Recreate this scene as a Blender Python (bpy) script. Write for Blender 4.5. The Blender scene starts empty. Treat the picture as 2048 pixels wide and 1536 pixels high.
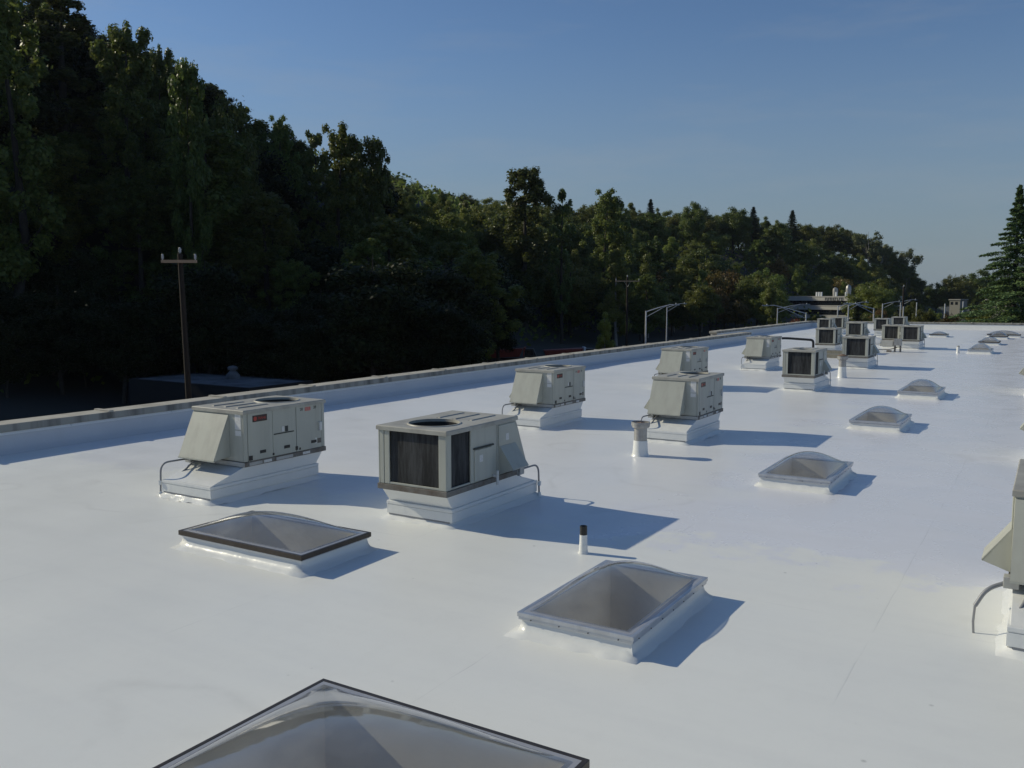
import bpy, bmesh, math, random
import numpy as np
from mathutils import Matrix, Vector
from math import radians, sin, cos, pi

scene = bpy.context.scene
C = scene.collection
rng = random.Random(7)

# ------------------------------------------------------------------ camera
CAM_H = 3.8
YAW, PITCH = 0.5503, 0.1011
cd = bpy.data.cameras.new('camera'); cam = bpy.data.objects.new('camera', cd); C.objects.link(cam)
cd.sensor_width = 36.0; cd.lens = 36.0 * 1769.5 / 2048.0
cd.clip_start = 0.1; cd.clip_end = 6000.0
fw = Vector((-sin(YAW) * cos(PITCH), cos(YAW) * cos(PITCH), -sin(PITCH)))
rt = Vector((cos(YAW), sin(YAW), 0)); up = rt.cross(fw)
cam.matrix_world = Matrix(((rt.x, up.x, -fw.x, 0), (rt.y, up.y, -fw.y, 0), (rt.z, up.z, -fw.z, CAM_H), (0, 0, 0, 1)))
scene.camera = cam

# ------------------------------------------------------------------ sky and sun
SUN_EL = radians(29.0)
SUN_TO = Vector((-0.980, -0.198, 0)).normalized()           # horizontal direction towards the sun
world = bpy.data.worlds.new('World'); scene.world = world; world.use_nodes = True
wn = world.node_tree.nodes; wl = world.node_tree.links; wn.clear()
sky = wn.new('ShaderNodeTexSky'); sky.sky_type = 'NISHITA'; sky.sun_disc = False
sky.sun_elevation = SUN_EL; sky.sun_rotation = math.atan2(SUN_TO.x, SUN_TO.y) % (2 * pi)
sky.altitude = 50; sky.air_density = 1.0; sky.dust_density = 0.25; sky.ozone_density = 3.5
bg = wn.new('ShaderNodeBackground'); bg.inputs['Strength'].default_value = 0.081
wo = wn.new('ShaderNodeOutputWorld')
# thin cirrus streaks drawn out along the horizon
tc = wn.new('ShaderNodeTexCoord'); mp = wn.new('ShaderNodeMapping'); mp.inputs['Scale'].default_value = (2.2, 2.2, 13.0)
mp.inputs['Rotation'].default_value = (0.05, 0.02, 0.6)
nz = wn.new('ShaderNodeTexNoise'); nz.inputs['Scale'].default_value = 1.6; nz.inputs['Detail'].default_value = 7; nz.inputs['Roughness'].default_value = 0.62
rp = wn.new('ShaderNodeValToRGB'); rp.color_ramp.elements[0].position = 0.50; rp.color_ramp.elements[0].color = (0, 0, 0, 1)
rp.color_ramp.elements[1].position = 0.80; rp.color_ramp.elements[1].color = (0.24, 0.24, 0.24, 1)
mx = wn.new('ShaderNodeMixRGB'); mx.inputs['Color2'].default_value = (4.0, 4.3, 4.5, 1)
wl.new(tc.outputs['Generated'], mp.inputs['Vector']); wl.new(mp.outputs['Vector'], nz.inputs['Vector'])
wl.new(nz.outputs['Fac'], rp.inputs['Fac']); wl.new(rp.outputs['Color'], mx.inputs['Fac'])
wb = wn.new('ShaderNodeMixRGB'); wb.blend_type = 'MULTIPLY'; wb.inputs['Fac'].default_value = 1.0; wb.inputs['Color2'].default_value = (0.86, 0.935, 1.03, 1)   # the camera's cool white balance
wl.new(sky.outputs['Color'], wb.inputs['Color1']); 
# pale ground haze low in the sky, the same all round the horizon
sp_ = wn.new('ShaderNodeSeparateXYZ'); wl.new(tc.outputs['Generated'], sp_.inputs[0])
hz = wn.new('ShaderNodeMapRange'); hz.interpolation_type = 'SMOOTHSTEP'; hz.inputs['From Min'].default_value = -0.02; hz.inputs['From Max'].default_value = 0.30; hz.inputs['To Min'].default_value = 0.86; hz.inputs['To Max'].default_value = 0.0
wl.new(sp_.outputs['Z'], hz.inputs['Value'])
hm = wn.new('ShaderNodeMixRGB'); hm.inputs['Color2'].default_value = (2.40, 3.02, 3.60, 1)
wl.new(hz.outputs[0], hm.inputs['Fac']); wl.new(wb.outputs['Color'], hm.inputs['Color1']); wl.new(hm.outputs['Color'], mx.inputs['Color1']); wl.new(mx.outputs['Color'], bg.inputs['Color']); wl.new(bg.outputs['Background'], wo.inputs['Surface'])
sl = bpy.data.lights.new('sun', 'SUN'); sl.energy = 3.2; sl.angle = radians(0.53); sl.color = (1.0, 0.92, 0.705)
sun = bpy.data.objects.new('sun', sl); C.objects.link(sun)
to_sun = Vector((SUN_TO.x * cos(SUN_EL), SUN_TO.y * cos(SUN_EL), sin(SUN_EL)))
sun.rotation_euler = to_sun.to_track_quat('Z', 'Y').to_euler(); sun.location = to_sun * 60

scene.view_settings.view_transform = 'Standard'; scene.view_settings.look = 'None'
scene.view_settings.exposure = 0.0; scene.view_settings.gamma = 1.0; scene.view_settings.use_curve_mapping = False
scene.render.engine = 'CYCLES'
scene.cycles.max_bounces = 8; scene.cycles.transparent_max_bounces = 12
scene.cycles.use_denoising = True

# ------------------------------------------------------------------ materials
def mat(name, col, rough=0.6, metal=0.0, spec=0.5, noise=None, bump=None, streak=None, coords='Object'):
    """noise=(scale, amount, second colour); bump=(scale, strength, distance); streak=(scale, amount, colour): vertical grime"""
    m = bpy.data.materials.new(name); m.use_nodes = True
    n = m.node_tree.nodes; l = m.node_tree.links; b = n['Principled BSDF']
    b.inputs['Base Color'].default_value = (*col, 1); b.inputs['Roughness'].default_value = rough
    b.inputs['Metallic'].default_value = metal; b.inputs['Specular IOR Level'].default_value = spec
    src = None
    t = n.new('ShaderNodeTexCoord')
    if coords == 'World': t = n.new('ShaderNodeNewGeometry'); coords = 'Position'
    if noise:
        z = n.new('ShaderNodeTexNoise'); z.inputs['Scale'].default_value = noise[0]; z.inputs['Detail'].default_value = 6; z.inputs['Roughness'].default_value = 0.65
        l.new(t.outputs[coords], z.inputs['Vector'])
        r = n.new('ShaderNodeValToRGB'); r.color_ramp.elements[0].position = 0.42; r.color_ramp.elements[1].position = 0.72
        r.color_ramp.elements[0].color = (0, 0, 0, 1); r.color_ramp.elements[1].color = (noise[1],) * 3 + (1,)
        x = n.new('ShaderNodeMixRGB'); x.inputs['Color1'].default_value = (*col, 1); x.inputs['Color2'].default_value = (*noise[2], 1)
        l.new(z.outputs['Fac'], r.inputs['Fac']); l.new(r.outputs['Color'], x.inputs['Fac']); src = x
    if streak:
        q = n.new('ShaderNodeMapping'); q.inputs['Scale'].default_value = (streak[0], streak[0], streak[0] * 0.07)
        z = n.new('ShaderNodeTexNoise'); z.inputs['Scale'].default_value = 1; z.inputs['Detail'].default_value = 5
        l.new(t.outputs[coords], q.inputs['Vector']); l.new(q.outputs['Vector'], z.inputs['Vector'])
        r = n.new('ShaderNodeValToRGB'); r.color_ramp.elements[0].position = 0.45; r.color_ramp.elements[1].position = 0.75
        r.color_ramp.elements[0].color = (0, 0, 0, 1); r.color_ramp.elements[1].color = (streak[1],) * 3 + (1,)
        x = n.new('ShaderNodeMixRGB'); x.inputs['Color2'].default_value = (*streak[2], 1)
        if src: l.new(src.outputs['Color'], x.inputs['Color1'])
        else: x.inputs['Color1'].default_value = (*col, 1)
        l.new(z.outputs['Fac'], r.inputs['Fac']); l.new(r.outputs['Color'], x.inputs['Fac']); src = x
    if src: l.new(src.outputs['Color'], b.inputs['Base Color'])
    if bump:
        z = n.new('ShaderNodeTexNoise'); z.inputs['Scale'].default_value = bump[0]; z.inputs['Detail'].default_value = 4
        l.new(t.outputs[coords], z.inputs['Vector'])
        u = n.new('ShaderNodeBump'); u.inputs['Strength'].default_value = bump[1]; u.inputs['Distance'].default_value = bump[2]
        l.new(z.outputs['Fac'], u.inputs['Height']); l.new(u.outputs['Normal'], b.inputs['Normal'])
    return m

def roof_material():
    m = bpy.data.materials.new('white_roof_coating'); m.use_nodes = True
    n = m.node_tree.nodes; l = m.node_tree.links; b = n['Principled BSDF']
    t = n.new('ShaderNodeTexCoord'); sep = n.new('ShaderNodeSeparateXYZ'); l.new(t.outputs['Object'], sep.inputs['Vector'])
    def math_(op, a, c=None, clamp=False):
        k = n.new('ShaderNodeMath'); k.operation = op; k.use_clamp = clamp
        for i, v in enumerate((a, c)):
            if v is None: continue
            if isinstance(v, (int, float)): k.inputs[i].default_value = v
            else: l.new(v, k.inputs[i])
        return k.outputs[0]
    def noise(scale, detail=4, rough=0.55, vec=None):
        z = n.new('ShaderNodeTexNoise'); z.inputs['Scale'].default_value = scale; z.inputs['Detail'].default_value = detail; z.inputs['Roughness'].default_value = rough
        l.new(vec or t.outputs['Object'], z.inputs['Vector']); return z.outputs['Fac']
    def ramp(v, a, c, lo=0.0, hi=1.0):
        k = n.new('ShaderNodeMapRange'); k.inputs['From Min'].default_value = a; k.inputs['From Max'].default_value = c
        k.inputs['To Min'].default_value = lo; k.inputs['To Max'].default_value = hi; l.new(v, k.inputs['Value']); return k.outputs[0]
    def mix(fac, c1, c2):
        k = n.new('ShaderNodeMixRGB'); l.new(fac, k.inputs['Fac'])
        for key, v in (('Color1', c1), ('Color2', c2)):
            if isinstance(v, tuple): k.inputs[key].default_value = (*v, 1)
            else: l.new(v, k.inputs[key])
        return k.outputs[0]
    # a second, cooler coat that starts along a ragged lap line across the roof
    edge = math_('ADD', sep.outputs['Y'], ramp(noise(0.35, 6, 0.7), 0.3, 0.7, -1.6, 1.6))
    coat = math_('MULTIPLY', ramp(edge, 12.3, 12.75), ramp(math_('ADD', sep.outputs['X'], ramp(noise(0.5, 4), 0.3, 0.7, -1.5, 1.5)), -6.4, -5.2, 0.55, 1.0))
    col = mix(coat, (0.835, 0.845, 0.815), (0.785, 0.795, 0.84))
    col = mix(ramp(noise(0.23, 5, 0.6), 0.45, 0.75, 0, 0.16), col, (0.66, 0.67, 0.66))
    # roller passes
    mp = n.new('ShaderNodeMapping'); mp.inputs['Scale'].default_value = (0.12, 1.4, 1); l.new(t.outputs['Object'], mp.inputs['Vector'])
    col = mix(ramp(noise(1.6, 5, 0.6, mp.outputs['Vector']), 0.45, 0.8, 0, 0.16), col, (0.62, 0.63, 0.65))
    # membrane seams every 3.4 m, not quite straight
    wob = ramp(noise(0.6, 2), 0.3, 0.7, -0.02, 0.02)
    sx = math_('ADD', math_('ADD', sep.outputs['X'], 1.58 + 340), wob)
    d = math_('ABSOLUTE', math_('SUBTRACT', math_('FRACT', math_('ADD', math_('DIVIDE', sx, 3.4), 0.5)), 0.5))
    seam = math_('MULTIPLY', ramp(d, 0.0010, 0.0030, 1, 0), ramp(noise(0.9, 3), 0.42, 0.6, 0.0, 1.0))
    lap = ramp(d, 0.014, 0.016, 1, 0)
    sy = math_('ADD', sep.outputs['Y'], 300.0)
    d2 = math_('ABSOLUTE', math_('SUBTRACT', math_('FRACT', math_('DIVIDE', sy, 11.3)), 0.5))
    seam2 = math_('MULTIPLY', ramp(d2, 0.0004, 0.0012, 1, 0), ramp(noise(0.7, 3), 0.45, 0.62))
    col = mix(math_('MULTIPLY', math_('MAXIMUM', seam, seam2), 0.24), col, (0.36, 0.37, 0.38))
    # dried puddle rings and a broad, soft mottling
    pond = noise(0.16, 3, 0.5); ring = math_('MULTIPLY', ramp(math_('ABSOLUTE', math_('SUBTRACT', pond, 0.60)), 0.0, 0.012, 1, 0), ramp(noise(0.8, 4), 0.40, 0.62))
    col = mix(math_('MULTIPLY', ring, 0.20), col, (0.45, 0.45, 0.43))
    col = mix(ramp(noise(3.2, 6, 0.7), 0.48, 0.75, 0, 0.10), col, (0.60, 0.61, 0.60))
    # scuffs and specks of grit
    vo = n.new('ShaderNodeTexVoronoi'); vo.inputs['Scale'].default_value = 1.7; l.new(t.outputs['Object'], vo.inputs['Vector'])
    speck = math_('MULTIPLY', ramp(vo.outputs['Distance'], 0.018, 0.055, 1, 0), ramp(noise(1.1, 3), 0.49, 0.53))
    col = mix(math_('MULTIPLY', speck, 0.5), col, (0.25, 0.25, 0.24))
    mp2 = n.new('ShaderNodeMapping'); mp2.inputs['Scale'].default_value = (9, 2.2, 1); mp2.inputs['Rotation'].default_value = (0, 0, 0.9); l.new(t.outputs['Object'], mp2.inputs['Vector'])
    scuff = math_('MULTIPLY', ramp(noise(1.0, 8, 0.75, mp2.outputs['Vector']), 0.68, 0.76), ramp(noise(0.5, 2), 0.46, 0.58))
    col = mix(math_('MULTIPLY', scuff, 0.34), col, (0.42, 0.43, 0.43))
    l.new(col, b.inputs['Base Color'])
    l.new(math_('SUBTRACT', ramp(noise(0.8, 4), 0.3, 0.7, 0.34, 0.46), math_('MULTIPLY', coat, 0.12)), b.inputs['Roughness'])
    b.inputs['Specular IOR Level'].default_value = 0.45
    hgt = math_('ADD', math_('ADD', math_('MULTIPLY', noise(26, 3), 0.10), math_('MULTIPLY', noise(2.3, 3), 0.35)), math_('ADD', math_('MULTIPLY', lap, 0.05), math_('MULTIPLY', math_('MAXIMUM', seam, seam2), -0.12)))
    bu = n.new('ShaderNodeBump'); bu.inputs['Strength'].default_value = 0.35; bu.inputs['Distance'].default_value = 0.012
    l.new(hgt, bu.inputs['Height']); l.new(bu.outputs['Normal'], b.inputs['Normal'])
    return m

def leaf_material(name, c1, c2, trans=0.46, spec=0.35):
    m = bpy.data.materials.new(name); m.use_nodes = True
    n = m.node_tree.nodes; l = m.node_tree.links; b = n['Principled BSDF']; out = n['Material Output']
    g = n.new('ShaderNodeNewGeometry'); oi = n.new('ShaderNodeObjectInfo')
    x = n.new('ShaderNodeMixRGB'); x.inputs['Color1'].default_value = (*c1, 1); x.inputs['Color2'].default_value = (*c2, 1)
    l.new(g.outputs['Random Per Island'], x.inputs['Fac'])
    h = n.new('ShaderNodeHueSaturation'); mr = n.new('ShaderNodeMapRange'); mr.inputs['To Min'].default_value = 0.66; mr.inputs['To Max'].default_value = 1.3
    mh = n.new('ShaderNodeMapRange'); mh.inputs['To Min'].default_value = 0.47; mh.inputs['To Max'].default_value = 0.515
    mu = n.new('ShaderNodeMath'); mu.operation = 'MULTIPLY'; mu.inputs[1].default_value = 7.31; fr = n.new('ShaderNodeMath'); fr.operation = 'FRACT'
    l.new(oi.outputs['Random'], mr.inputs['Value']); l.new(oi.outputs['Random'], mu.inputs[0]); l.new(mu.outputs[0], fr.inputs[0]); l.new(fr.outputs[0], mh.inputs['Value'])
    l.new(mr.outputs[0], h.inputs['Value']); l.new(mh.outputs[0], h.inputs['Hue']); l.new(x.outputs['Color'], h.inputs['Color'])
    l.new(h.outputs['Color'], b.inputs['Base Color']); b.inputs['Roughness'].default_value = 0.42; b.inputs['Specular IOR Level'].default_value = spec
    tr = n.new('ShaderNodeBsdfTranslucent'); l.new(h.outputs['Color'], tr.inputs['Color'])
    ms = n.new('ShaderNodeMixShader'); ms.inputs['Fac'].default_value = trans
    l.new(b.outputs[0], ms.inputs[1]); l.new(tr.outputs[0], ms.inputs[2]); l.new(ms.outputs[0], out.inputs['Surface'])
    return m

def acrylic():
    m = bpy.data.materials.new('clear_acrylic'); m.use_nodes = True
    n = m.node_tree.nodes; l = m.node_tree.links; n.clear()
    out = n.new('ShaderNodeOutputMaterial'); tr = n.new('ShaderNodeBsdfTransparent'); tr.inputs['Color'].default_value = (0.77, 0.78, 0.785, 1)
    gl = n.new('ShaderNodeBsdfGlossy'); gl.inputs['Roughness'].default_value = 0.06; gl.inputs['Color'].default_value = (0.95, 0.96, 1, 1)
    df = n.new('ShaderNodeBsdfDiffuse'); df.inputs['Color'].default_value = (0.6, 0.6, 0.58, 1)
    fr = n.new('ShaderNodeLayerWeight'); fr.inputs['Blend'].default_value = 0.5
    pw = n.new('ShaderNodeMath'); pw.operation = 'POWER'; pw.inputs[1].default_value = 4.2; l.new(fr.outputs['Facing'], pw.inputs[0])
    mu = n.new('ShaderNodeMath'); mu.operation = 'MULTIPLY_ADD'; mu.inputs[1].default_value = 0.85; mu.inputs[2].default_value = 0.06; mu.use_clamp = True; l.new(pw.outputs[0], mu.inputs[0])
    t = n.new('ShaderNodeTexCoord'); z = n.new('ShaderNodeTexNoise'); z.inputs['Scale'].default_value = 3; z.inputs['Detail'].default_value = 6; l.new(t.outputs['Object'], z.inputs['Vector'])
    mr = n.new('ShaderNodeMapRange'); mr.inputs['From Min'].default_value = 0.35; mr.inputs['From Max'].default_value = 0.75; mr.inputs['To Min'].default_value = 0.08; mr.inputs['To Max'].default_value = 0.21; l.new(z.outputs['Fac'], mr.inputs['Value'])
    m1 = n.new('ShaderNodeMixShader'); l.new(mr.outputs[0], m1.inputs['Fac']); l.new(tr.outputs[0], m1.inputs[1]); l.new(df.outputs[0], m1.inputs[2])
    m2 = n.new('ShaderNodeMixShader'); l.new(mu.outputs[0], m2.inputs['Fac']); l.new(m1.outputs[0], m2.inputs[1]); l.new(gl.outputs[0], m2.inputs[2])
    l.new(m2.outputs[0], out.inputs['Surface']); return m

def coil_material():
    m = bpy.data.materials.new('coil_fins'); m.use_nodes = True
    n = m.node_tree.nodes; l = m.node_tree.links; b = n['Principled BSDF']
    t = n.new('ShaderNodeNewGeometry'); q = n.new('ShaderNodeMapping'); q.inputs['Scale'].default_value = (9, 9, 1.1); l.new(t.outputs['Position'], q.inputs['Vector'])
    z = n.new('ShaderNodeTexNoise'); z.inputs['Scale'].default_value = 1; z.inputs['Detail'].default_value = 7; z.inputs['Roughness'].default_value = 0.7; l.new(q.outputs['Vector'], z.inputs['Vector'])
    r = n.new('ShaderNodeValToRGB'); r.color_ramp.elements[0].position = 0.40; r.color_ramp.elements[0].color = (0.021, 0.022, 0.023, 1)
    r.color_ramp.elements[1].position = 0.80; r.color_ramp.elements[1].color = (0.098, 0.101, 0.104, 1); l.new(z.outputs['Fac'], r.inputs['Fac']); l.new(r.outputs['Color'], b.inputs['Base Color'])
    b.inputs['Roughness'].default_value = 0.75; b.inputs['Specular IOR Level'].default_value = 0.2
    return m

M = {}
M['roof'] = roof_material()
M['white'] = mat('white_coating', (0.79, 0.80, 0.78), 0.28, spec=0.5, noise=(1.3, 0.25, (0.62, 0.63, 0.64)), bump=(3.5, 0.5, 0.03))
M['upstand'] = mat('shade_toned_white_upstand', (0.62, 0.635, 0.66), 0.4, spec=0.4, noise=(0.9, 0.35, (0.52, 0.535, 0.56)), bump=(3.5, 0.5, 0.03), coords='World')  # darker, bluer copy of the white coating; shade painted into the colour
M['wetwhite'] = mat('thick_wet_coating', (0.80, 0.81, 0.79), 0.27, spec=0.5, bump=(5, 0.22, 0.03))
M['cab'] = mat('beige_grey_cabinet', (0.47, 0.48, 0.42), 0.42, spec=0.4, noise=(1.1, 0.5, (0.40, 0.40, 0.355)), streak=(6, 0.32, (0.27, 0.255, 0.225)), bump=(2.2, 0.25, 0.02), coords='World')
M['cabtop'] = mat('weathered_cabinet_top', (0.44, 0.43, 0.38), 0.5, spec=0.4, noise=(2.4, 0.85, (0.28, 0.265, 0.235)), coords='World')
M['rail'] = mat('rusty_base_rail', (0.20, 0.19, 0.17), 0.7, noise=(4, 0.85, (0.09, 0.06, 0.04)), coords='World')
M['railpale'] = mat('galvanised_rail', (0.46, 0.47, 0.46), 0.5, metal=0.2, noise=(4, 0.6, (0.27, 0.26, 0.24)))
M['dark'] = mat('dark_plastic', (0.015, 0.015, 0.016), 0.5)
M['gap'] = mat('panel_gap', (0.06, 0.065, 0.06), 0.8)
M['coil'] = coil_material()
M['fan'] = mat('fan_metal', (0.10, 0.10, 0.09), 0.5, metal=0.4)
M['sticker'] = mat('white_sticker', (0.72, 0.72, 0.70), 0.5, noise=(30, 0.5, (0.4, 0.4, 0.4)))
M['logoblack'] = mat('logo_plate', (0.035, 0.012, 0.012), 0.4)
M['logored'] = mat('logo_red', (0.42, 0.05, 0.035), 0.4)
M['signred'] = mat('red_sticker', (0.50, 0.13, 0.11), 0.5, noise=(30, 0.6, (0.5, 0.4, 0.36)))
M['conduit'] = mat('conduit_grey', (0.24, 0.25, 0.27), 0.5, metal=0.2)
M['galv'] = mat('galvanised_steel', (0.42, 0.42, 0.41), 0.45, metal=0.5, noise=(7, 0.6, (0.26, 0.24, 0.22)), streak=(14, 0.4, (0.22, 0.20, 0.18)))
M['rust'] = mat('rusty_damper', (0.16, 0.10, 0.065), 0.8, noise=(9, 0.7, (0.30, 0.24, 0.19)))
M['blackpipe'] = mat('black_pipe', (0.018, 0.018, 0.018), 0.45)
M['bronze'] = mat('bronze_frame', (0.060, 0.050, 0.042), 0.42, metal=0.5, noise=(6, 0.4, (0.12, 0.10, 0.085)))
M['alu'] = mat('mill_aluminium', (0.58, 0.60, 0.63), 0.36, metal=0.65, noise=(5, 0.5, (0.42, 0.43, 0.45)), streak=(7, 0.3, (0.33, 0.33, 0.34)))
M['acrylic'] = acrylic()
M['shaft'] = mat('painted_light_shaft', (0.80, 0.77, 0.71), 0.8, noise=(2.5, 0.3, (0.70, 0.66, 0.60)))
M['shaftfloor'] = mat('ceiling_lens', (0.42, 0.41, 0.39), 0.6)
M['flange'] = mat('acrylic_flange', (0.36, 0.37, 0.40), 0.22, spec=0.6, noise=(5, 0.5, (0.22, 0.23, 0.26)))
M['coping'] = mat('concrete_coping', (0.47, 0.45, 0.395), 0.85, noise=(1.6, 0.75, (0.27, 0.25, 0.215)), bump=(20, 0.5, 0.01))
M['copingside'] = mat('stained_coping_edge', (0.36, 0.345, 0.30), 0.9, streak=(2.6, 0.95, (0.05, 0.045, 0.04)), bump=(20, 0.5, 0.01))
M['pvcstrip'] = mat('white_termination_bar', (0.90, 0.91, 0.91), 0.35)
M['wallpaint'] = mat('tan_wall', (0.33, 0.29, 0.235), 0.85, noise=(0.6, 0.5, (0.25, 0.22, 0.18)))
M['bark'] = mat('brown_bark', (0.040, 0.033, 0.027), 0.95, noise=(4, 0.7, (0.075, 0.065, 0.055)))
M['palebark'] = mat('pale_bark', (0.30, 0.28, 0.25), 0.9, noise=(3, 0.7, (0.12, 0.11, 0.09)))
M['pole'] = mat('creosote_pole', (0.022, 0.0145, 0.0105), 0.85, streak=(9, 0.7, (0.018, 0.013, 0.010)))
M['crossarm'] = mat('weathered_crossarm', (0.42, 0.29, 0.19), 0.85)
M['porcelain'] = mat('grey_porcelain', (0.42, 0.43, 0.45), 0.25)
M['lamp'] = mat('galvanised_lamp_pole', (0.62, 0.63, 0.65), 0.45, metal=0.25)
M['lamphead'] = mat('lamp_head', (0.22, 0.25, 0.27), 0.4)
M['concrete'] = mat('pale_concrete', (0.50, 0.49, 0.45), 0.85, noise=(0.4, 0.4, (0.38, 0.37, 0.34)))
M['housewall'] = mat('far_house_wall', (0.22, 0.215, 0.19), 0.85)
M['glass'] = mat('dark_window_glass', (0.012, 0.015, 0.02), 0.12, spec=0.7)
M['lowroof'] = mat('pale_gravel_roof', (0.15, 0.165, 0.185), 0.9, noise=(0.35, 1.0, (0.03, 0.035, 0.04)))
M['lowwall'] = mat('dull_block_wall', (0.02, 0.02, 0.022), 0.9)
M['redpaint'] = mat('red_truck_paint', (0.26, 0.045, 0.032), 0.5, noise=(2, 0.5, (0.20, 0.03, 0.02)))
M['tyre'] = mat('tyre_rubber', (0.015, 0.015, 0.015), 0.85)
M['whitepaint'] = mat('white_paint', (0.70, 0.72, 0.74), 0.5)
M['ground'] = mat('ground_earth', (0.050, 0.050, 0.050), 0.95, noise=(0.02, 1.0, (0.035, 0.036, 0.020)))
M['duct'] = mat('canvas_duct', (0.55, 0.54, 0.49), 0.6, metal=0.1, noise=(4, 0.6, (0.38, 0.36, 0.30)))
M['timber'] = mat('weathered_sleeper', (0.30, 0.28, 0.22), 0.9, noise=(6, 0.7, (0.18, 0.16, 0.13)))
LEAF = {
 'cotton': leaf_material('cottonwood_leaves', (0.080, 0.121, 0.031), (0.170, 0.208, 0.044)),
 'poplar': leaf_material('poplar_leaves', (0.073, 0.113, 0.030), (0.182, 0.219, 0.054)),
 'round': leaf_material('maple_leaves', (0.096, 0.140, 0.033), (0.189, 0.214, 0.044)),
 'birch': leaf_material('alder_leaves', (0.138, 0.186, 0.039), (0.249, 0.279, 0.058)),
 'shade_round': leaf_material('shade_darkened_leaves', (0.014, 0.022, 0.010), (0.036, 0.048, 0.018), 0.25, 0.10),  # rounded trees again, leaf colour darkened to imitate deep shade
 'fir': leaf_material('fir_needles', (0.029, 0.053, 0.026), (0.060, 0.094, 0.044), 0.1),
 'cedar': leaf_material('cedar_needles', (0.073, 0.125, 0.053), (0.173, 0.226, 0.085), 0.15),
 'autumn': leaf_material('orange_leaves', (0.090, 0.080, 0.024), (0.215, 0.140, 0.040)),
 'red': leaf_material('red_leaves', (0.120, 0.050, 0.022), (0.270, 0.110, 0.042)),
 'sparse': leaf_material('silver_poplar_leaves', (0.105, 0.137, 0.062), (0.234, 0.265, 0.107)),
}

# ------------------------------------------------------------------ mesh helpers
class MB:
    """collects faces; build() links them as one mesh object"""
    def __init__(s): s.v = []; s.f = []; s.mi = []; s.cur = 0
    def poly(s, pts):
        i = len(s.v); s.v += [tuple(p) for p in pts]; s.f.append(list(range(i, i + len(pts)))); s.mi.append(s.cur); return s
    def hexa(s, p):        # 8 corners: bottom ring, top ring
        i = len(s.v); s.v += [tuple(q) for q in p]
        for q in ((3, 2, 1, 0), (4, 5, 6, 7), (0, 1, 5, 4), (1, 2, 6, 5), (2, 3, 7, 6), (3, 0, 4, 7)):
            s.f.append([i + k for k in q]); s.mi.append(s.cur)
        return s
    def box(s, x0, x1, y0, y1, z0, z1):
        return s.hexa([(x0, y0, z0), (x1, y0, z0), (x1, y1, z0), (x0, y1, z0), (x0, y0, z1), (x1, y0, z1), (x1, y1, z1), (x0, y1, z1)])
    def loft(s, a, b):     # two rings with as many points
        return s.rings([a, b], True)
    def rings(s, rs, caps=True):
        i = len(s.v); n = len(rs[0])
        for r in rs: s.v += [tuple(p) for p in r]
        for k in range(len(rs) - 1):
            for j in range(n):
                a = i + k * n + j; b = i + k * n + (j + 1) % n
                s.f.append([a, b, b + n, a + n]); s.mi.append(s.cur)
        if caps:
            s.f.append([i + j for j in range(n)][::-1]); s.mi.append(s.cur)
            s.f.append([i + (len(rs) - 1) * n + j for j in range(n)]); s.mi.append(s.cur)
        return s
    def lathe(s, prof, n=20, c=(0, 0), caps=True):
        return s.rings([[(c[0] + r * cos(2 * pi * k / n), c[1] + r * sin(2 * pi * k / n), z) for k in range(n)] for r, z in prof], caps)
    def tube(s, path, r, n=8):
        path = [Vector(p) for p in path]; rs = []
        rr = r if isinstance(r, (list, tuple)) else [r] * len(path)
        prev = None
        for k, p in enumerate(path):
            d = (path[min(k + 1, len(path) - 1)] - path[max(k - 1, 0)]).normalized()
            if prev is None:
                a = d.orthogonal().normalized()
            else:
                a = (prev - d * prev.dot(d)).normalized()
            prev = a; b = d.cross(a)
            rs.append([p + (a * cos(2 * pi * j / n) + b * sin(2 * pi * j / n)) * rr[k] for j in range(n)])
        return s.rings(rs, True)
    def mesh(s, name, smooth=None):
        me = bpy.data.meshes.new(name); me.from_pydata(s.v, [], s.f)
        if any(s.mi): me.polygons.foreach_set('material_index', s.mi)
        me.update()
        bm = bmesh.new(); bm.from_mesh(me); bmesh.ops.recalc_face_normals(bm, faces=bm.faces); bm.to_mesh(me); bm.free()
        if smooth is not None:
            me.polygons.foreach_set('use_smooth', [True] * len(me.polygons)); me.set_sharp_from_angle(angle=radians(smooth))
        return me
    def build(s, name, mats, parent=None, smooth=None, bevel=0):
        me = s.mesh(name, smooth)
        for m in (mats if isinstance(mats, (list, tuple)) else [mats]): me.materials.append(m)
        return link(name, me, parent, bevel)

def link(name, me, parent=None, bevel=0):
    o = bpy.data.objects.new(name, me); C.objects.link(o)
    if parent: o.parent = parent
    if bevel:
        b = o.modifiers.new('edge', 'BEVEL'); b.width = bevel; b.segments = 2; b.limit_method = 'ANGLE'; b.angle_limit = radians(40)
    return o
def empty(name, loc=(0, 0, 0), rz=0.0):
    o = bpy.data.objects.new(name, None); C.objects.link(o); o.location = loc; o.rotation_euler = (0, 0, rz); o.empty_display_size = 0.2; return o
def tag(o, label=None, cat=None, group=None, kind=None):
    if label: o['label'] = label
    if cat: o['category'] = cat
    if group: o['group'] = group
    if kind: o['kind'] = kind
    return o
def copy_tree(o, parent=None):
    c = o.copy(); C.objects.link(c); c.parent = parent
    for ch in list(o.children): copy_tree(ch, c)
    return c
def rect(x0, x1, y0, y1, z): return [(x0, y0, z), (x1, y0, z), (x1, y1, z), (x0, y1, z)]
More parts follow.
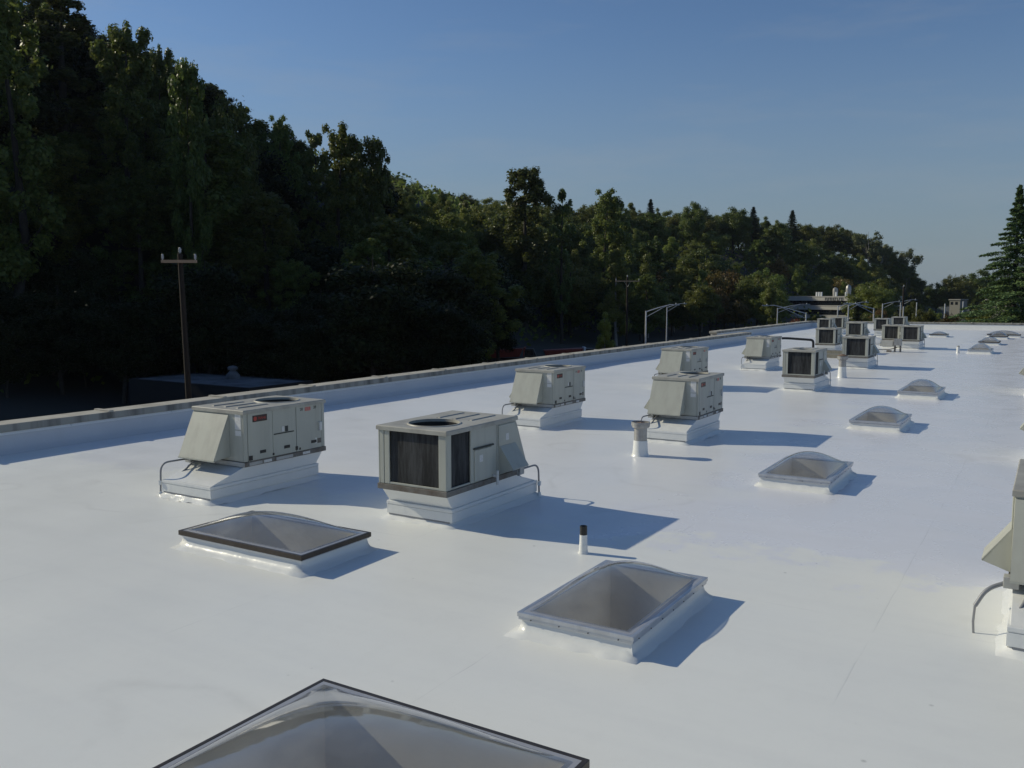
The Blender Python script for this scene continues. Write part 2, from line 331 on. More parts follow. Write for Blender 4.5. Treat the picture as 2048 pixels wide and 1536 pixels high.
def arc_path(pts, r=0.12, n=6):
    """polyline with rounded corners"""
    pts = [Vector(p) for p in pts]; out = [pts[0]]
    for a, b, c in zip(pts, pts[1:], pts[2:]):
        u = (a - b).normalized(); w = (c - b).normalized(); rr = min(r, (a - b).length * 0.49, (c - b).length * 0.49)
        p, q = b + u * rr, b + w * rr
        for k in range(n + 1):
            t = k / n; out.append(p * (1 - t) ** 2 + b * 2 * t * (1 - t) + q * t * t)
    return out + [pts[-1]]
def text_mesh(name, body, size, m, parent, loc, rot, ext=0.002):
    cu = bpy.data.curves.new(name, 'FONT'); cu.body = body; cu.size = size; cu.extrude = ext; cu.align_x = 'CENTER'; cu.align_y = 'CENTER'
    tmp = bpy.data.objects.new(name, cu); C.objects.link(tmp)
    dg = bpy.context.evaluated_depsgraph_get(); me = bpy.data.meshes.new_from_object(tmp.evaluated_get(dg))
    bpy.data.objects.remove(tmp); me.materials.clear(); me.materials.append(m)
    o = link(name, me, parent); o.location = loc; o.rotation_euler = rot; return o

# ------------------------------------------------------------------ terrain, roof, building shell
def lerp(t, xs, ys): return float(np.interp(t, xs, ys))
def terrain(x, y):
    Rg = lerp(y, [-100, 100, 190, 266, 366, 506, 545, 575], [36, 36, 30, 25, 24, 21, 6, -7])
    Xr = lerp(y, [190, 266, 366, 506, 545], [-150, -175, -130, -95, -75]); Xf = lerp(y, [150, 200, 290, 490], [-84, -92, -64, -50])
    t = min(1, max(0, (Xf - x) / (Xf - Xr))); return -7 + (Rg + 7) * t * t * (3 - 2 * t)
xs = sorted(set([-3000, -2000, -1200, -700, -450] + list(range(-300, 41, 10)) + [100, 250, 600, 1200, 2000, 3000]))
ys = sorted(set([-1500, -700, -300] + list(range(-120, 641, 16)) + [720, 900, 1300, 2000, 3000, 4500]))
g = MB(); g.v = [(x, y, terrain(x, y)) for y in ys for x in xs]; nx = len(xs)
for j in range(len(ys) - 1):
    for i in range(nx - 1):
        a = j * nx + i; g.f.append([a, a + 1, a + nx + 1, a + nx]); g.mi.append(0)
tag(g.build('ground', M['ground'], smooth=60), 'dark ground and wooded slope below the white roof', kind='structure')

XL, XL2, YJ, YF0, YF1, XR = -21.30, -24.25, 72.5, 106.5, 111.5, 18.0    # inner faces of the parapets
def far_y(x): return YF0 + (x - XL2) / (XR - XL2) * (YF1 - YF0)
r = MB(); NX, NY = 46, 130
rn = random.Random(3)
ph = [(rn.uniform(.2, .9), rn.uniform(.2, .9), rn.uniform(0, 6), rn.uniform(0.0015, 0.004)) for _ in range(9)]
def roof_z(x, y): return sum(a * sin(u * x + v * y + p) for u, v, p, a in ph) - 0.012
# domed skylights: label, centre, size, frame, dome height, far
SKY = [
 ('bronze-framed domed skylight cut by the bottom edge of the picture', -4.19, 4.59, 2.72, 2.30, 'bronze', .33, 0),
 ('bronze-framed domed skylight in front of the logo-plated air conditioner', -9.73, 9.11, 2.52, 1.43, 'bronze', .25, 0),
 ('large aluminium-framed domed skylight beside the black-tipped vent stub', -4.22, 9.26, 1.40, 2.28, 'alu', .31, 0),
 ('aluminium domed skylight right of the long unit shadow, second in its column', -4.15, 18.24, 1.37, 2.24, 'alu', .305, 0),
 ('aluminium domed skylight third in the column of skylights', -4.13, 27.0, 1.34, 2.30, 'alu', .305, 0),
 ('aluminium domed skylight at the tip of the shadow from the unit by the cone-capped vent', -4.12, 35.9, 1.37, 2.40, 'alu', .36, 1),
 ('pale domed skylight beside the small white pipe stub', -4.04, 64.4, 1.37, 2.4, 'alu', .36, 1),
 ('dark-framed domed skylight between the pale one and the distant overlapping pair', -4.16, 75.5, 1.40, 2.4, 'bronze', .33, 1),
 ('smaller front one of the two distant overlapping dark skylights', -4.06, 86.0, 1.37, 2.0, 'bronze', .33, 1),
 ('wider rear one of the two distant overlapping dark skylights', -3.84, 89.3, 2.6, 1.5, 'bronze', .33, 1),
 ('low dark skylight beside the far air conditioner with the canvas duct', -8.77, 86.8, 1.42, 2.0, 'bronze', .22, 1),
]
SKY = [(a, b_ * 1.0143, c_ * 1.0143, d_ * 1.0143, e_ * 1.0143, f_, g2, h2) for a, b_, c_, d_, e_, f_, g2, h2 in SKY]
HOLES = [(cx - lx / 2 + .12, cx + lx / 2 - .12, cy - ly / 2 + .12, cy + ly / 2 - .12) for _, cx, cy, lx, ly, _, _, _ in SKY]
gx = sorted(set([round(-26 + 44 * i / NX, 3) for i in range(NX + 1)] + [round(v, 3) for hh in HOLES for v in hh[:2]]))
gy = sorted(set([round(-14 + 134 * j / NY, 3) for j in range(NY + 1)] + [round(v, 3) for hh in HOLES for v in hh[2:]]))
for y in gy:
    for x in gx: r.v.append((x, y, roof_z(x, y)))
for j in range(len(gy) - 1):
    for i in range(len(gx) - 1):
        a = j * len(gx) + i; x = (gx[i] + gx[i + 1]) / 2; y = (gy[j] + gy[j + 1]) / 2
        if y < YJ - 0.2 and x < XL - 0.3: continue
        if x < XL2 - 0.5 or y > far_y(x) + 0.6: continue
        if any(h0 < x < h1 and h2 < y < h3 for h0, h1, h2, h3 in HOLES): continue
        r.f.append([a, a + 1, a + len(gx) + 1, a + len(gx)]); r.mi.append(0)
tag(r.build('roof', M['roof'], smooth=60), 'wide flat roof with glossy white coating and faint membrane seams', kind='structure')
w = MB()
OUT = [(XL - .6, -14), (XL - .6, YJ), (XL2 - .6, YJ), (XL2 - .6, far_y(XL2 - .6) + .6), (XR, far_y(XR) + .6), (XR, -14)]
for (x0, y0), (x1, y1) in zip(OUT, OUT[1:] + OUT[:1]): w.poly([(x0, y0, -7.5), (x1, y1, -7.5), (x1, y1, -0.03), (x0, y0, -0.03)])
tag(w.build('building_wall', M['wallpaint']), 'tan outer wall of the building under the white roof', kind='structure')

def parapet(name, label, p0, p1, first_joint, start_cap=False, slope_face=0.0):
    """p0->p1 is the inner face line, the roof lies to its right-hand side"""
    p0 = Vector((*p0, 0)); p1 = Vector((*p1, 0)); d = (p1 - p0); L = d.length; ang = math.atan2(d.y, d.x)
    o = empty(name, p0, ang); tag(o, label, 'wall', 'parapet walls round the white roof')
    # local x along the wall, local -y towards the roof
    f = MB(); n = max(2, int(L / 1.5)); rr = random.Random(int(L * 10))
    prof0 = [(-0.20 - slope_face, -0.03), (-0.14 - slope_face, 0.015), (-0.06 - slope_face * .8, 0.07), (-0.012 - slope_face * .6, 0.15), (0.0, 0.50), (0.55, 0.50), (0.55, -0.03)]
    rs = []
    for k in range(n + 1):
        j = rr.uniform(-.012, .012)
        rs.append([(L * k / n, y + (j if y < 0 else 0), z + (j * .5 if 0 < z < .4 else 0)) for y, z in prof0])
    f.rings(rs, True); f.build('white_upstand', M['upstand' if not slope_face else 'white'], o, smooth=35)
    b = MB(); k = 0.0
    while k < L - .05:
        e = min(L, k + 3.02); b = MB(); b.hexa([(k, -.046, .452), (e - .02, -.046, .452), (e - .02, -.001, .452), (k, -.001, .452), (k, -.040, .462), (e - .02, -.040, .462), (e - .02, -.001, .516), (k, -.001, .516)]); b.build('termination_bar', M['pvcstrip'], o); k = e
    k = first_joint - 3.78 if first_joint > 0 else first_joint
    while k < L:
        a, e = max(k, -0.25 if start_cap else 0.0), min(k + 3.77, L + .05)
        if e - a > .3:
            c = MB(); q = rr.uniform(-.006, .006); q2 = rr.uniform(-.008, .008)
            c.hexa([(a, -0.06 + q2, .518), (e, -0.06 + q, .518), (e, .60 + q, .518), (a, .60 + q, .518), (a, -0.05 + q2, .70 + q), (e, -0.05 + q, .70 + q2), (e, .60 + q, .71 + q2), (a, .60 + q, .71 + q)])
            c.mi = [0, 0, 1, 0, 0, 0]
            c.build('coping', [M['coping'], M['copingside']], o, bevel=0.012)
        if 0.3 < k < L - .3:
            j = MB(); j.box(k - .07, k + .05, -0.072, .615, .69, .74); j.build('joint_cover', M['coping'], o, bevel=0.008)
        k += 3.78
    return o
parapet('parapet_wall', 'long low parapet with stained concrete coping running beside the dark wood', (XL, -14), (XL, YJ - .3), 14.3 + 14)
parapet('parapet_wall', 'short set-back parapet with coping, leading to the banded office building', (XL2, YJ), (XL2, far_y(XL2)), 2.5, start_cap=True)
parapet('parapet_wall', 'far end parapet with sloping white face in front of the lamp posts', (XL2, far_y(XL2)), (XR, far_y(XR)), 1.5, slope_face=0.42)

# ------------------------------------------------------------------ rooftop air conditioners
def make_unit():
    """hooded end towards -y, logo side +x, coil end +y; base on the roof"""
    W, L, Z0, Z1 = 0.70, 1.08, 0.63, 1.60
    o = empty('rooftop_air_conditioner')
    # curb with lap lips and the flared adapter above it
    X, YA, YB = 0.665, -1.86, 0.88
    c = MB(); ring = lambda e, z: rect(-X - e, X + e, YA - e, YB + e, z)
    c.rings([ring(0, -.04), ring(0, .235), ring(.022, .245), ring(.022, .30), ring(-.02, .305)], True); c.build('curb', M['white'], o, bevel=0.01)
    for x0, x1, y0, y1 in ((-X - .016, X + .016, YA - .016, YA - .002), (-X - .016, X + .016, YB + .002, YB + .016), (X + .002, X + .016, YA, YB), (-X - .016, -X - .002, YA, YB)):
        lip = MB(); lip.box(x0, x1, y0, y1, .085, .235); lip.build('curb_flashing', M['white'], o)
    for y0, y1 in ((YA - .020, YA - .003), (YB + .003, YB + .020)):
        kerf = MB(); kerf.box(-X + .04, X - .03, y0, y1, .062, .084); kerf.build('flashing_gap', M['conduit'], o)
    sk = MB(); rs = []; n = 14; rr = random.Random(5)
    def ringpts(e, z, wob):
        pts = []
        for (ax, ay), (bx, by) in zip([(-X, YA), (X, YA), (X, YB), (-X, YB)], [(X, YA), (X, YB), (-X, YB), (-X, YA)]):
            for k in range(n):
                t = k / n; x = ax + (bx - ax) * t; y = ay + (by - ay) * t
                nxv, nyv = (0, -1) if ay == by == YA else (1, 0) if ax == bx == X else (0, 1) if ay == by else (-1, 0)
                if k == 0: nxv, nyv = (-1 if x < 0 else 1), (-1 if y < 0 else 1)
                ee = e + rr.uniform(-wob, wob); pts.append((x + nxv * ee, y + nyv * ee, z + rr.uniform(-wob, wob) * .3))
        return pts
    sk.rings([ringpts(.004, .066, .004), ringpts(.03, .035, .012), ringpts(.075, .012, .025), ringpts(.14, -.02, .05)], False); sk.build('coating_skirt', M['wetwhite'], o, smooth=80)
    ad = MB(); ad.rings([rect(-X + .01, X - .01, YA + .02, YB - .02, .303), rect(-W + .03, W - .03, -L + .03, L - .04, .545)], True); ad.build('curb_adapter', M['white'], o, bevel=0.008)
    # base rail
    b = MB(); b.box(-W - .02, W + .02, -L - .015, L + .015, .54, .632); b.build('base_rail', M['rail'], o, bevel=0.006)
    for y0, y1 in ((-.62, -.42), (.42, .62)):
        k = MB(); k.box(W + .021, W + .027, y0, y1, .56, .61); k.build('fork_pocket', M['sticker'], o)
    k = MB(); k.box(-W - .024, W + .024, -L - .03, -L - .016, .545, .628); k.build('end_rail', M['railpale'], o, bevel=0.004)
    for y0, y1 in ((-.98, -.66), (-.30, .15)):
        k = MB(); k.box(W + .021, W + .025, y0, y1, .555, .612); k.build('rail_plate', M['railpale'], o)
    # inner body, dark where the panel gaps show it
    k = MB(); k.box(-W + .03, W - .03, -L + .03, .34, Z0, Z1 - .36); k.box(-W + .03, W - .03, -L + .03, -.05, Z1 - .36, Z1 - .02); k.build('inner_casing', M['gap'], o)
    def panel(name, x0, x1, y0, y1, z0, z1, m='cab', par=None, bev=.008):
        q = MB(); q.box(x0, x1, y0, y1, z0, z1); return q.build(name, M[m], par or o, bevel=bev)
    # logo side (+x)
    ys_ = [(-L, -L + .09), (-L + .10, -.36), (-.35, .27), (.28, L - .09), (L - .08, L)]
    for k, (y0, y1) in enumerate(ys_):
        pnl = panel('corner_post' if k in (0, 4) else 'access_panel', W - .03, W + (.004 if k % 2 else 0), y0, y1, Z0 + .005, Z1 - .02)
        if k in (1, 2, 3):
            yc = (y0 + y1) / 2 + (.05 if k != 3 else .12)
            h = MB(); h.box(W + .003, W + .009, yc - .075, yc + .075, Z0 + .12, Z0 + .18); h.build('handle', M['dark'], pnl)
    # seam and latch on the middle panel
    q = MB(); q.box(W + .001, W + .010, -.33, .20, Z0 + .43, Z0 + .452); q.build('drip_edge', M['gap'], o)
    q = MB(); q.box(W + .002, W + .008, -.12, -.055, Z0 + .47, Z0 + .57); q.build('sticker', M['sticker'], o)
    q = MB(); q.box(W + .002, W + .008, -.03, .045, Z0 + .46, Z0 + .57); q.build('data_plate', M['gap'], o)
    for yy, zz, a, bz in ((.27, .07, .03, .05), (-.355, .05, .02, .03), (.36, .05, .018, .03), (-.93, .05, .045, .06)):
        q = MB(); q.box(W + .002, W + .012, yy - a, yy + a, Z0 + zz - bz * .5, Z0 + zz + bz); q.build('latch', M['dark'], o)
    q = MB(); q.box(W + .002, W + .045, .90, .965, Z0 + .36, Z0 + .54); q.build('disconnect_box', M['sticker'], o, bevel=.006)
    q = MB(); q.box(W + .002, W + .006, .80, .84, Z0 + .10, Z0 + .22); q.build('sticker', M['sticker'], o)
    q = MB(); q.box(W + .002, W + .006, .86, .97, Z0 + .10, Z0 + .20); q.build('data_plate', M['rail'], o)
    lg = MB(); lg.box(W + .004, W + .010, -.86, -.50, Z1 - .225, Z1 - .10); lg = lg.build('logo_plate', M['logoblack'], o)
    q = MB(); q.tube([(W + .0095, -.80, Z1 - .1625), (W + .0125, -.80, Z1 - .1625)], .042, 14); q.build('emblem', M['logored'], lg)
    text_mesh('lettering', 'TRANE', .066, M['logored'], lg, (W + .0115, -.635, Z1 - .1625), (pi / 2, 0, pi / 2), .001)
    q = MB(); q.box(W + .004, W + .008, .52, .68, Z1 - .165, Z1 - .085); rs_ = q.build('red_sticker', M['signred'], o)
    text_mesh('lettering', '28', .085, M['gap'], o, (W + .0065, .42, Z1 - .12), (pi / 2, 0, pi / 2), .001)
    text_mesh('lettering', '28', .085, M['gap'], o, (W + .0065, .80, Z1 - .115), (pi / 2, 0, pi / 2), .001)
    # hooded end (-y)
    panel('end_panel', -W + .002, W - .035, -L, -L + .03, Z0 + .005, Z1 - .02)
    hd = MB(); x0, x1 = -W + .01, .31; t = .012
    ya, yb, zt, zb = -L - .002, -L - .40, Z1 - .085, Z0 + .05
    hd.hexa([(x0, yb, zb), (x1, yb, zb), (x1, yb + t, zb - .01), (x0, yb + t, zb - .01), (x0, ya - .02, zt), (x1, ya - .02, zt), (x1, ya, zt), (x0, ya, zt)])
    for xx in (x0, x1 - t): hd.poly([(xx, ya, zt - .012), (xx, ya, zb + .03), (xx, yb + .012, zb - .005)]).poly([(xx + t, ya, zt - .012), (xx + t, yb + .012, zb - .005), (xx + t, ya, zb + .03)])
    hd.build('intake_hood', M['cab'], o)
    q = MB(); q.box(x0 + .02, x1 - .02, -L - .30, -L - .004, Z0 + .10, Z0 + .112); q.build('filter_screen', M['gap'], o)
    q = MB(); q.box(x0 - .004, x1 + .012, yb - .008, yb + .02, zb - .022, zb + .004); q.build('hood_lip', M['cab'], o)
    for zz0, zz1 in ((.62, .93), (.50, .60)):
        q = MB(); q.box(.47, .63, -L - .004, -L - .001, Z0 + zz0, Z0 + zz1); q.build('instruction_sheet', M['sticker'], o)
    # coil end (+y) and coil part of the -x side
    panel('corner_post', W - .12, W - .035, L - .03, L, Z0 + .005, Z1 - .02); panel('corner_post', W - .235, W - .13, L - .028, L - .002, Z0 + .005, Z1 - .02)
    panel('corner_post', -W, -W + .15, L - .03, L, Z0 + .005, Z1 - .02); panel('corner_post', -W, -W + .03, L - .15, L - .031, Z0 + .005, Z1 - .02)
    panel('coil', -W + .155, W - .24, L - .06, L - .035, Z0 + .03, Z1 - .05, 'coil', bev=0)
    panel('coil_frame', -W + .15, W - .235, L - .030, L - .004, Z0 + .005, Z0 + .045)
    panel('coil', -W + .035, -W + .06, L - .70, L - .155, Z0 + .03, Z1 - .05, 'coil', bev=0)
    panel('coil_frame', -W + .004, -W + .028, L - .70, L - .152, Z0 + .005, Z0 + .04)
    # -x side: panels, drain trap, exhaust hood
    panel('access_panel', -W, -W + .03, -.42, L - .705, Z0 + .005, Z1 - .02)
    sp = panel('compressor_cover', -W - .018, -W - .001, -.26, .28, Z0 + .03, Z0 + .56); panel('drip_edge', -W - .03, -W - .001, -.30, .30, Z0 + .575, Z0 + .60, 'gap', bev=0)
    q = MB(); q.box(-W - .022, -W - .0185, .04, .14, Z0 + .34, Z0 + .46); q.build('sticker', M['sticker'], sp)
    panel('access_panel', -W, -W + .03, -L + .03, -.43, Z0 + .005, Z1 - .02); cv = panel('filter_cover', -W - .02, -W - .001, -L + .06, -.47, Z0 + .52, Z1 - .08)
    q = MB(); q.box(-W - .024, -W - .0205, -.80, -.70, Z0 + .60, Z0 + .72); q.build('sticker', M['sticker'], cv)
    e = MB(); a0, a1 = -L + .05, -.50; zt, zb, xo = Z0 + .52, Z0 + .13, -W - .30
    e.hexa([(xo, a0, zb), (xo, a1, zb), (xo + .012, a1, zb - .02), (xo + .012, a0, zb - .02), (-W - .018, a0, zt), (-W - .018, a1, zt), (-W - .002, a1, zt), (-W - .002, a0, zt)])
    for yy in (a0, a1): e.poly([(-W - .002, yy, zt), (-W - .002, yy, Z0 + .02), (xo + .006, yy, zb - .012)])
    e.build('exhaust_hood', M['cab'], o)
    q = MB(); q.tube(arc_path([(-W - .01, -.30, Z0 + .03), (-W - .10, -.30, Z0 + .03), (-W - .10, -.30, Z0 - .12)], .04), .024, 8); q.tube([(-W - .10, -.30, Z0 + .02), (-W - .10, -.30, Z0 + .13)], .024, 8)
    q.build('drain_trap', M['sticker'], o, smooth=50)
    q = MB(); q.box(-W - .06, -W + .1, -L - .20, -L - .05, Z0 - .10, Z0 + .03); q.build('junction_box', M['railpale'], o, bevel=.008)
    # top cover with fan opening
    n = 48; fy, fr = .44, .435; E = .025
    tp = MB(); outer = []; inner = []
    for k in range(n):
        a = 2 * pi * k / n; dx, dy = cos(a), sin(a)
        # ray to rectangle border from the fan centre
        tx = ((W + E) / abs(dx)) if abs(dx) > 1e-6 else 1e9
        ty = (((L + E - fy) if dy > 0 else (L + E + fy)) / abs(dy)) if abs(dy) > 1e-6 else 1e9
        tt = min(tx, ty); outer.append((dx * tt, fy + dy * tt)); inner.append((dx * fr, fy + dy * fr))
    corners = [(W + E, L + E), (-W - E, L + E), (-W - E, -L - E), (W + E, -L - E)]
    for cx, cy in corners:
        k = min(range(n), key=lambda i: (outer[i][0] - cx) ** 2 + (outer[i][1] - cy) ** 2); outer[k] = (cx, cy)
    tp.rings([[(x, y, Z1 - .055) for x, y in outer], [(x, y, Z1 + .008) for x, y in outer], [(x * .985, y * .988, Z1 + .02) for x, y in outer], [(x * 1.07, fy + (y - fy) * 1.07, Z1 + .02) for x, y in inner], [(x * 1.05, fy + (y - fy) * 1.05, Z1 + .034) for x, y in inner], [(x, y, Z1 + .036) for x, y in inner], [(x * .99, fy + (y - fy) * .99, Z1 - .03) for x, y in inner]], False)
    top = tp.build('top_cover', M['cabtop'], o, smooth=30)
    for xx in (-.36, -.02, .32):
        q = MB(); q.rings([rect(xx - .035, xx + .035, -.90, -.12, Z1 + .018), rect(xx - .012, xx + .012, -.88, -.14, Z1 + .036)], True); q.build('stiffening_rib', M['cabtop'], top)
        q = MB(); q.box(xx + .036, xx + .050, -.90, -.12, Z1 + .018, Z1 + .0225); q.build('painted_rib_shadow', M['gap'], top)  # thin dark strip painting in the shade along one side of the rib
    well = MB(); well.lathe([(fr * .985, Z1 - .01), (fr * .97, Z1 - .40), (.02, Z1 - .40)], 32, (0, fy), False); well.build('fan_well', M['dark'], top)
    fan = MB(); fan.lathe([(.09, Z1 - .26), (.09, Z1 - .15), (.07, Z1 - .13)], 14, (0, fy))
    for k in range(4):
        a = k * pi / 2 + .4
        def fp(rr_, off, z): return (cos(a) * rr_ - sin(a) * off, fy + sin(a) * rr_ + cos(a) * off, z)
        fan.hexa([fp(.08, -.09, Z1 - .23), fp(.38, -.16, Z1 - .25), fp(.38, .16, Z1 - .17), fp(.08, .09, Z1 - .18), fp(.08, -.09, Z1 - .226), fp(.38, -.16, Z1 - .246), fp(.38, .16, Z1 - .166), fp(.08, .09, Z1 - .176)])
    fan.build('fan', M['fan'], top)
    # conduits at the hooded end
    q = MB(); q.tube(arc_path([(-W + .02, -L - .12, Z0 - .03), (-W + .00, -L - .42, Z0 - .02), (-W - .02, -L - .78, Z0 - .02), (-W - .03, -L - .80, -.03)], .22, 8), .018, 8); cdt = q.build('conduit', M['conduit'], o, smooth=60)
    q = MB(); q.lathe([(.034, .20), (.036, .24), (.034, .28)], 10, (-W - .03, -L - .80)); q.build('coupling', M['white'], cdt)
    q = MB(); q.lathe([(.05, -.02), (.026, .07)], 10, (-W - .03, -L - .80)); q.build('pipe_boot', M['white'], cdt)
    q = MB(); q.tube(arc_path([(-W + .22, -L - .02, Z0 - .06), (-W + .20, -L - .22, Z0 - .06), (-W + .16, -L - .36, Z0 - .19), (-W + .10, -L - .46, .36)], .10), .02, 8); q.build('flex_conduit', M['conduit'], o, smooth=60)
    return o
UNITS = [  # x, y of the centre, turned, scale x y, label
 (-13.63, 12.49, 0, 1, 1, 'rooftop air conditioner with clear black-and-red logo plate, nearest the long parapet'),
 (-8.91, 12.44, 1, 1, 1, 'rooftop air conditioner with large dark coil facing front, between the bronze skylight and vent stub'),
 (-12.85, 23.2, 0, .90, .93, 'hooded rooftop air conditioner standing directly behind the large coil-fronted one'),
 (-8.45, 23.0, 0, .90, .93, 'hooded rooftop air conditioner just behind the open-topped vent pipe'),
 (-12.93, 34.7, 0, .90, .93, 'hooded rooftop air conditioner partly hidden above the one behind the vent pipe'),
 (-12.86, 46.0, 0, .88, .93, 'hooded rooftop air conditioner with a black gas pipe running from its side'),
 (-8.52, 36.4, 1, .88, .95, 'coil-fronted rooftop air conditioner just left of the cone-capped vent pipe'),
 (-8.70, 48.8, 1, .90, .93, 'coil-fronted rooftop air conditioner just right of and behind the cone-capped vent'),
 (-12.55, 59.9, 1, .87, .93, 'coil-fronted rooftop air conditioner behind the low timber sleepers'),
 (-13.35, 73.7, 1, .87, .93, 'small coil-fronted air conditioner peeking over the one beside the canvas duct'),
 (-17.75, 83.4, 1, .80, .93, 'left one of the two overlapping distant air conditioners below the banded office building'),
 (-17.75, 89.0, 1, .80, .93, 'right one of the two overlapping distant air conditioners below the banded office building'),
 (-13.45, 86.5, 1, .84, .93, 'distant air conditioner backed by the far parapet, left of the pair by the duct'),
 (-13.0, 93.4, 1, .84, .93, 'farthest air conditioner, its top rising above the far parapet coping'),
 (-9.95, 68.6, 1, .84, .93, 'air conditioner half hidden by the one beside the canvas duct box'),
 (-8.58, 67.7, 1, .88, .93, 'coil-fronted air conditioner between the canvas duct and the low bronze skylight'),
 (0.41, 12.35, 0, 1, 1, 'air conditioner cut by the picture edge, with side hood and drooping conduit, nearest'),
 (0.43, 24.0, 0, 1, 1, 'second air conditioner along the picture edge, only its exhaust hood showing'),
 (-0.12, 40.2, 0, 1, 1, 'third air conditioner along the picture edge, only a hood tip showing'),
]
proto = make_unit()
for i, (x, y, turned, sx, sy, lab) in enumerate(UNITS):
    u = proto if i == 0 else copy_tree(proto)
    u.location = (x, y, 0); u.rotation_euler = (0, 0, pi if turned else 0); u.scale = (sx, sy, 1)
    tag(u, lab, 'air conditioner', 'air conditioners on the white roof')
    if i == 16:        # this one's conduit droops well clear of the curb
        for ch in u.children:
            if ch.name.startswith('conduit'):
                q = MB(); q.tube(arc_path([(-.72, -1.20, .58), (-.92, -1.30, .50), (-1.02, -1.36, .30)], .12, 6), .026, 8)
                q.tube([(-1.02, -1.36, .31), (-1.03, -1.37, .12), (-1.02, -1.38, -.02)], .014, 6)
                me = q.mesh('conduit', 60); me.materials.append(M['conduit']); ch.data = me
                for g2 in list(ch.children): bpy.data.objects.remove(g2)

# ------------------------------------------------------------------ skylights
def skylight(label, cx, cy, lx, ly, frame='alu', far=False, h=.33, zt=.25):
    o = empty('skylight', (cx, cy, 0)); tag(o, label, 'skylight', 'domed skylights on the white roof')
    X, Y = lx / 2, ly / 2; rr = random.Random(int(cx * 31 + cy * 17))
    def ringpts(e, z, wob, n=12):
        pts = []
        cs = [(-X, -Y), (X, -Y), (X, Y), (-X, Y)]; nn = [(0, -1), (1, 0), (0, 1), (-1, 0)]
        for s in range(4):
            (ax, ay), (bx, by) = cs[s], cs[(s + 1) % 4]
            for k in range(n):
                t = k / n; nv = nn[s]
                if k == 0: nv = ((-1 if ax < 0 else 1) * .9, (-1 if ay < 0 else 1) * .9)
                e2 = e + rr.uniform(-wob, wob); pts.append((ax + (bx - ax) * t + nv[0] * e2, ay + (by - ay) * t + nv[1] * e2, z + rr.uniform(-wob, wob) * .25))
        return pts
    zb = zt - (.07 if frame == 'bronze' else .055)
    sk = MB(); sk.rings([ringpts(-.05, zb - .015, 0), ringpts(-.045, zb * .75, .004), ringpts(-.032, zb * .45, .006), ringpts(-.005, zb * .2, .010), ringpts(.05, .012, .02), ringpts(.115, -.03, .04)], False)
    sk.build('coated_curb', M['wetwhite' if not far else 'white'], o, smooth=80)
    wdt = .085
    def ringbox(e0, e1, z0, z1, name, m, bev=.005):
        q = MB(); q.rings([rect(-X + e0, X - e0, -Y + e0, Y - e0, z0), rect(-X + e0, X - e0, -Y + e0, Y - e0, z1), rect(-X + e1, X - e1, -Y + e1, Y - e1, z1), rect(-X + e1, X - e1, -Y + e1, Y - e1, z0)], False)
        i = len(q.v) - 16
        for k in range(4): q.f.append([i + 12 + k, i + 12 + (k + 1) % 4, i + (k + 1) % 4, i + k]); q.mi.append(0)
        return q.build(name, M[m], o, bevel=bev)
    if frame == 'bronze':
        ringbox(0, .045, zb, zt, 'frame', 'bronze'); ringbox(.018, .06, zb - .02, zb - .002, 'curb_clamp', 'alu')
    else:
        ringbox(0, .05, zb + .006, zt, 'frame', 'alu'); ringbox(.012, .06, zb - .03, zb + .004, 'curb_clamp', 'alu')
        sc = MB()
        if not far:
            for s, (a, b) in enumerate(((-1, 0), (1, 0), (0, -1), (0, 1))):
                Ln = Y if a else X; n = int(Ln * 2 / .30)
                for k in range(n):
                    t = -Ln + Ln * 2 * (k + .5) / n
                    if a: sc.tube([(a * (X - .013), t, zb - .013), (a * (X - .004), t, zb - .013)], .007, 6)
                    else: sc.tube([(t, b * (Y - .013), zb - .013), (t, b * (Y - .004), zb - .013)], .007, 6)
            tag(sc.build('screws', M['dark'], o), kind='stuff')
    # clamped flange, painted light shaft below, clear dome
    ringbox(.046, .135, zt - .012, zt - .002, 'flange', 'flange', 0)
    ix, iy = X - .13, Y - .13
    d = MB()
    for k in range(4):
        c0, c1 = rect(-ix, ix, -iy, iy, 0)[k], rect(-ix, ix, -iy, iy, 0)[(k + 1) % 4]
        d.poly([(c0[0], c0[1], zt - .012), (c1[0], c1[1], zt - .012), (c1[0], c1[1], -1.5), (c0[0], c0[1], -1.5)])
    d.build('light_shaft', M['shaft'], o)
    d = MB(); d.poly(rect(-ix, ix, -iy, iy, -1.498)); d.build('ceiling_lens', M['shaftfloor'], o)
    q = MB(); n = 28
    jx, jy = X - .10, Y - .10
    for j in range(n + 1):
        v = -1 + 2 * j / n
        for i in range(n + 1):
            u_ = -1 + 2 * i / n
            z = zt + .004 + h * (max(0, (1 - abs(u_) ** 2.1) * (1 - abs(v) ** 2.1)) ** .82)
            q.v.append((u_ * jx, v * jy, z))
    for j in range(n):
        for i in range(n):
            k = j * (n + 1) + i; q.f.append([k, k + 1, k + n + 2, k + n + 1]); q.mi.append(0)
    q.build('dome', M['acrylic'], o, smooth=180)
    return o
for lab, cx, cy, lx, ly, fr_, hh, fa in SKY: skylight(lab, cx, cy, lx, ly, fr_, bool(fa), hh)

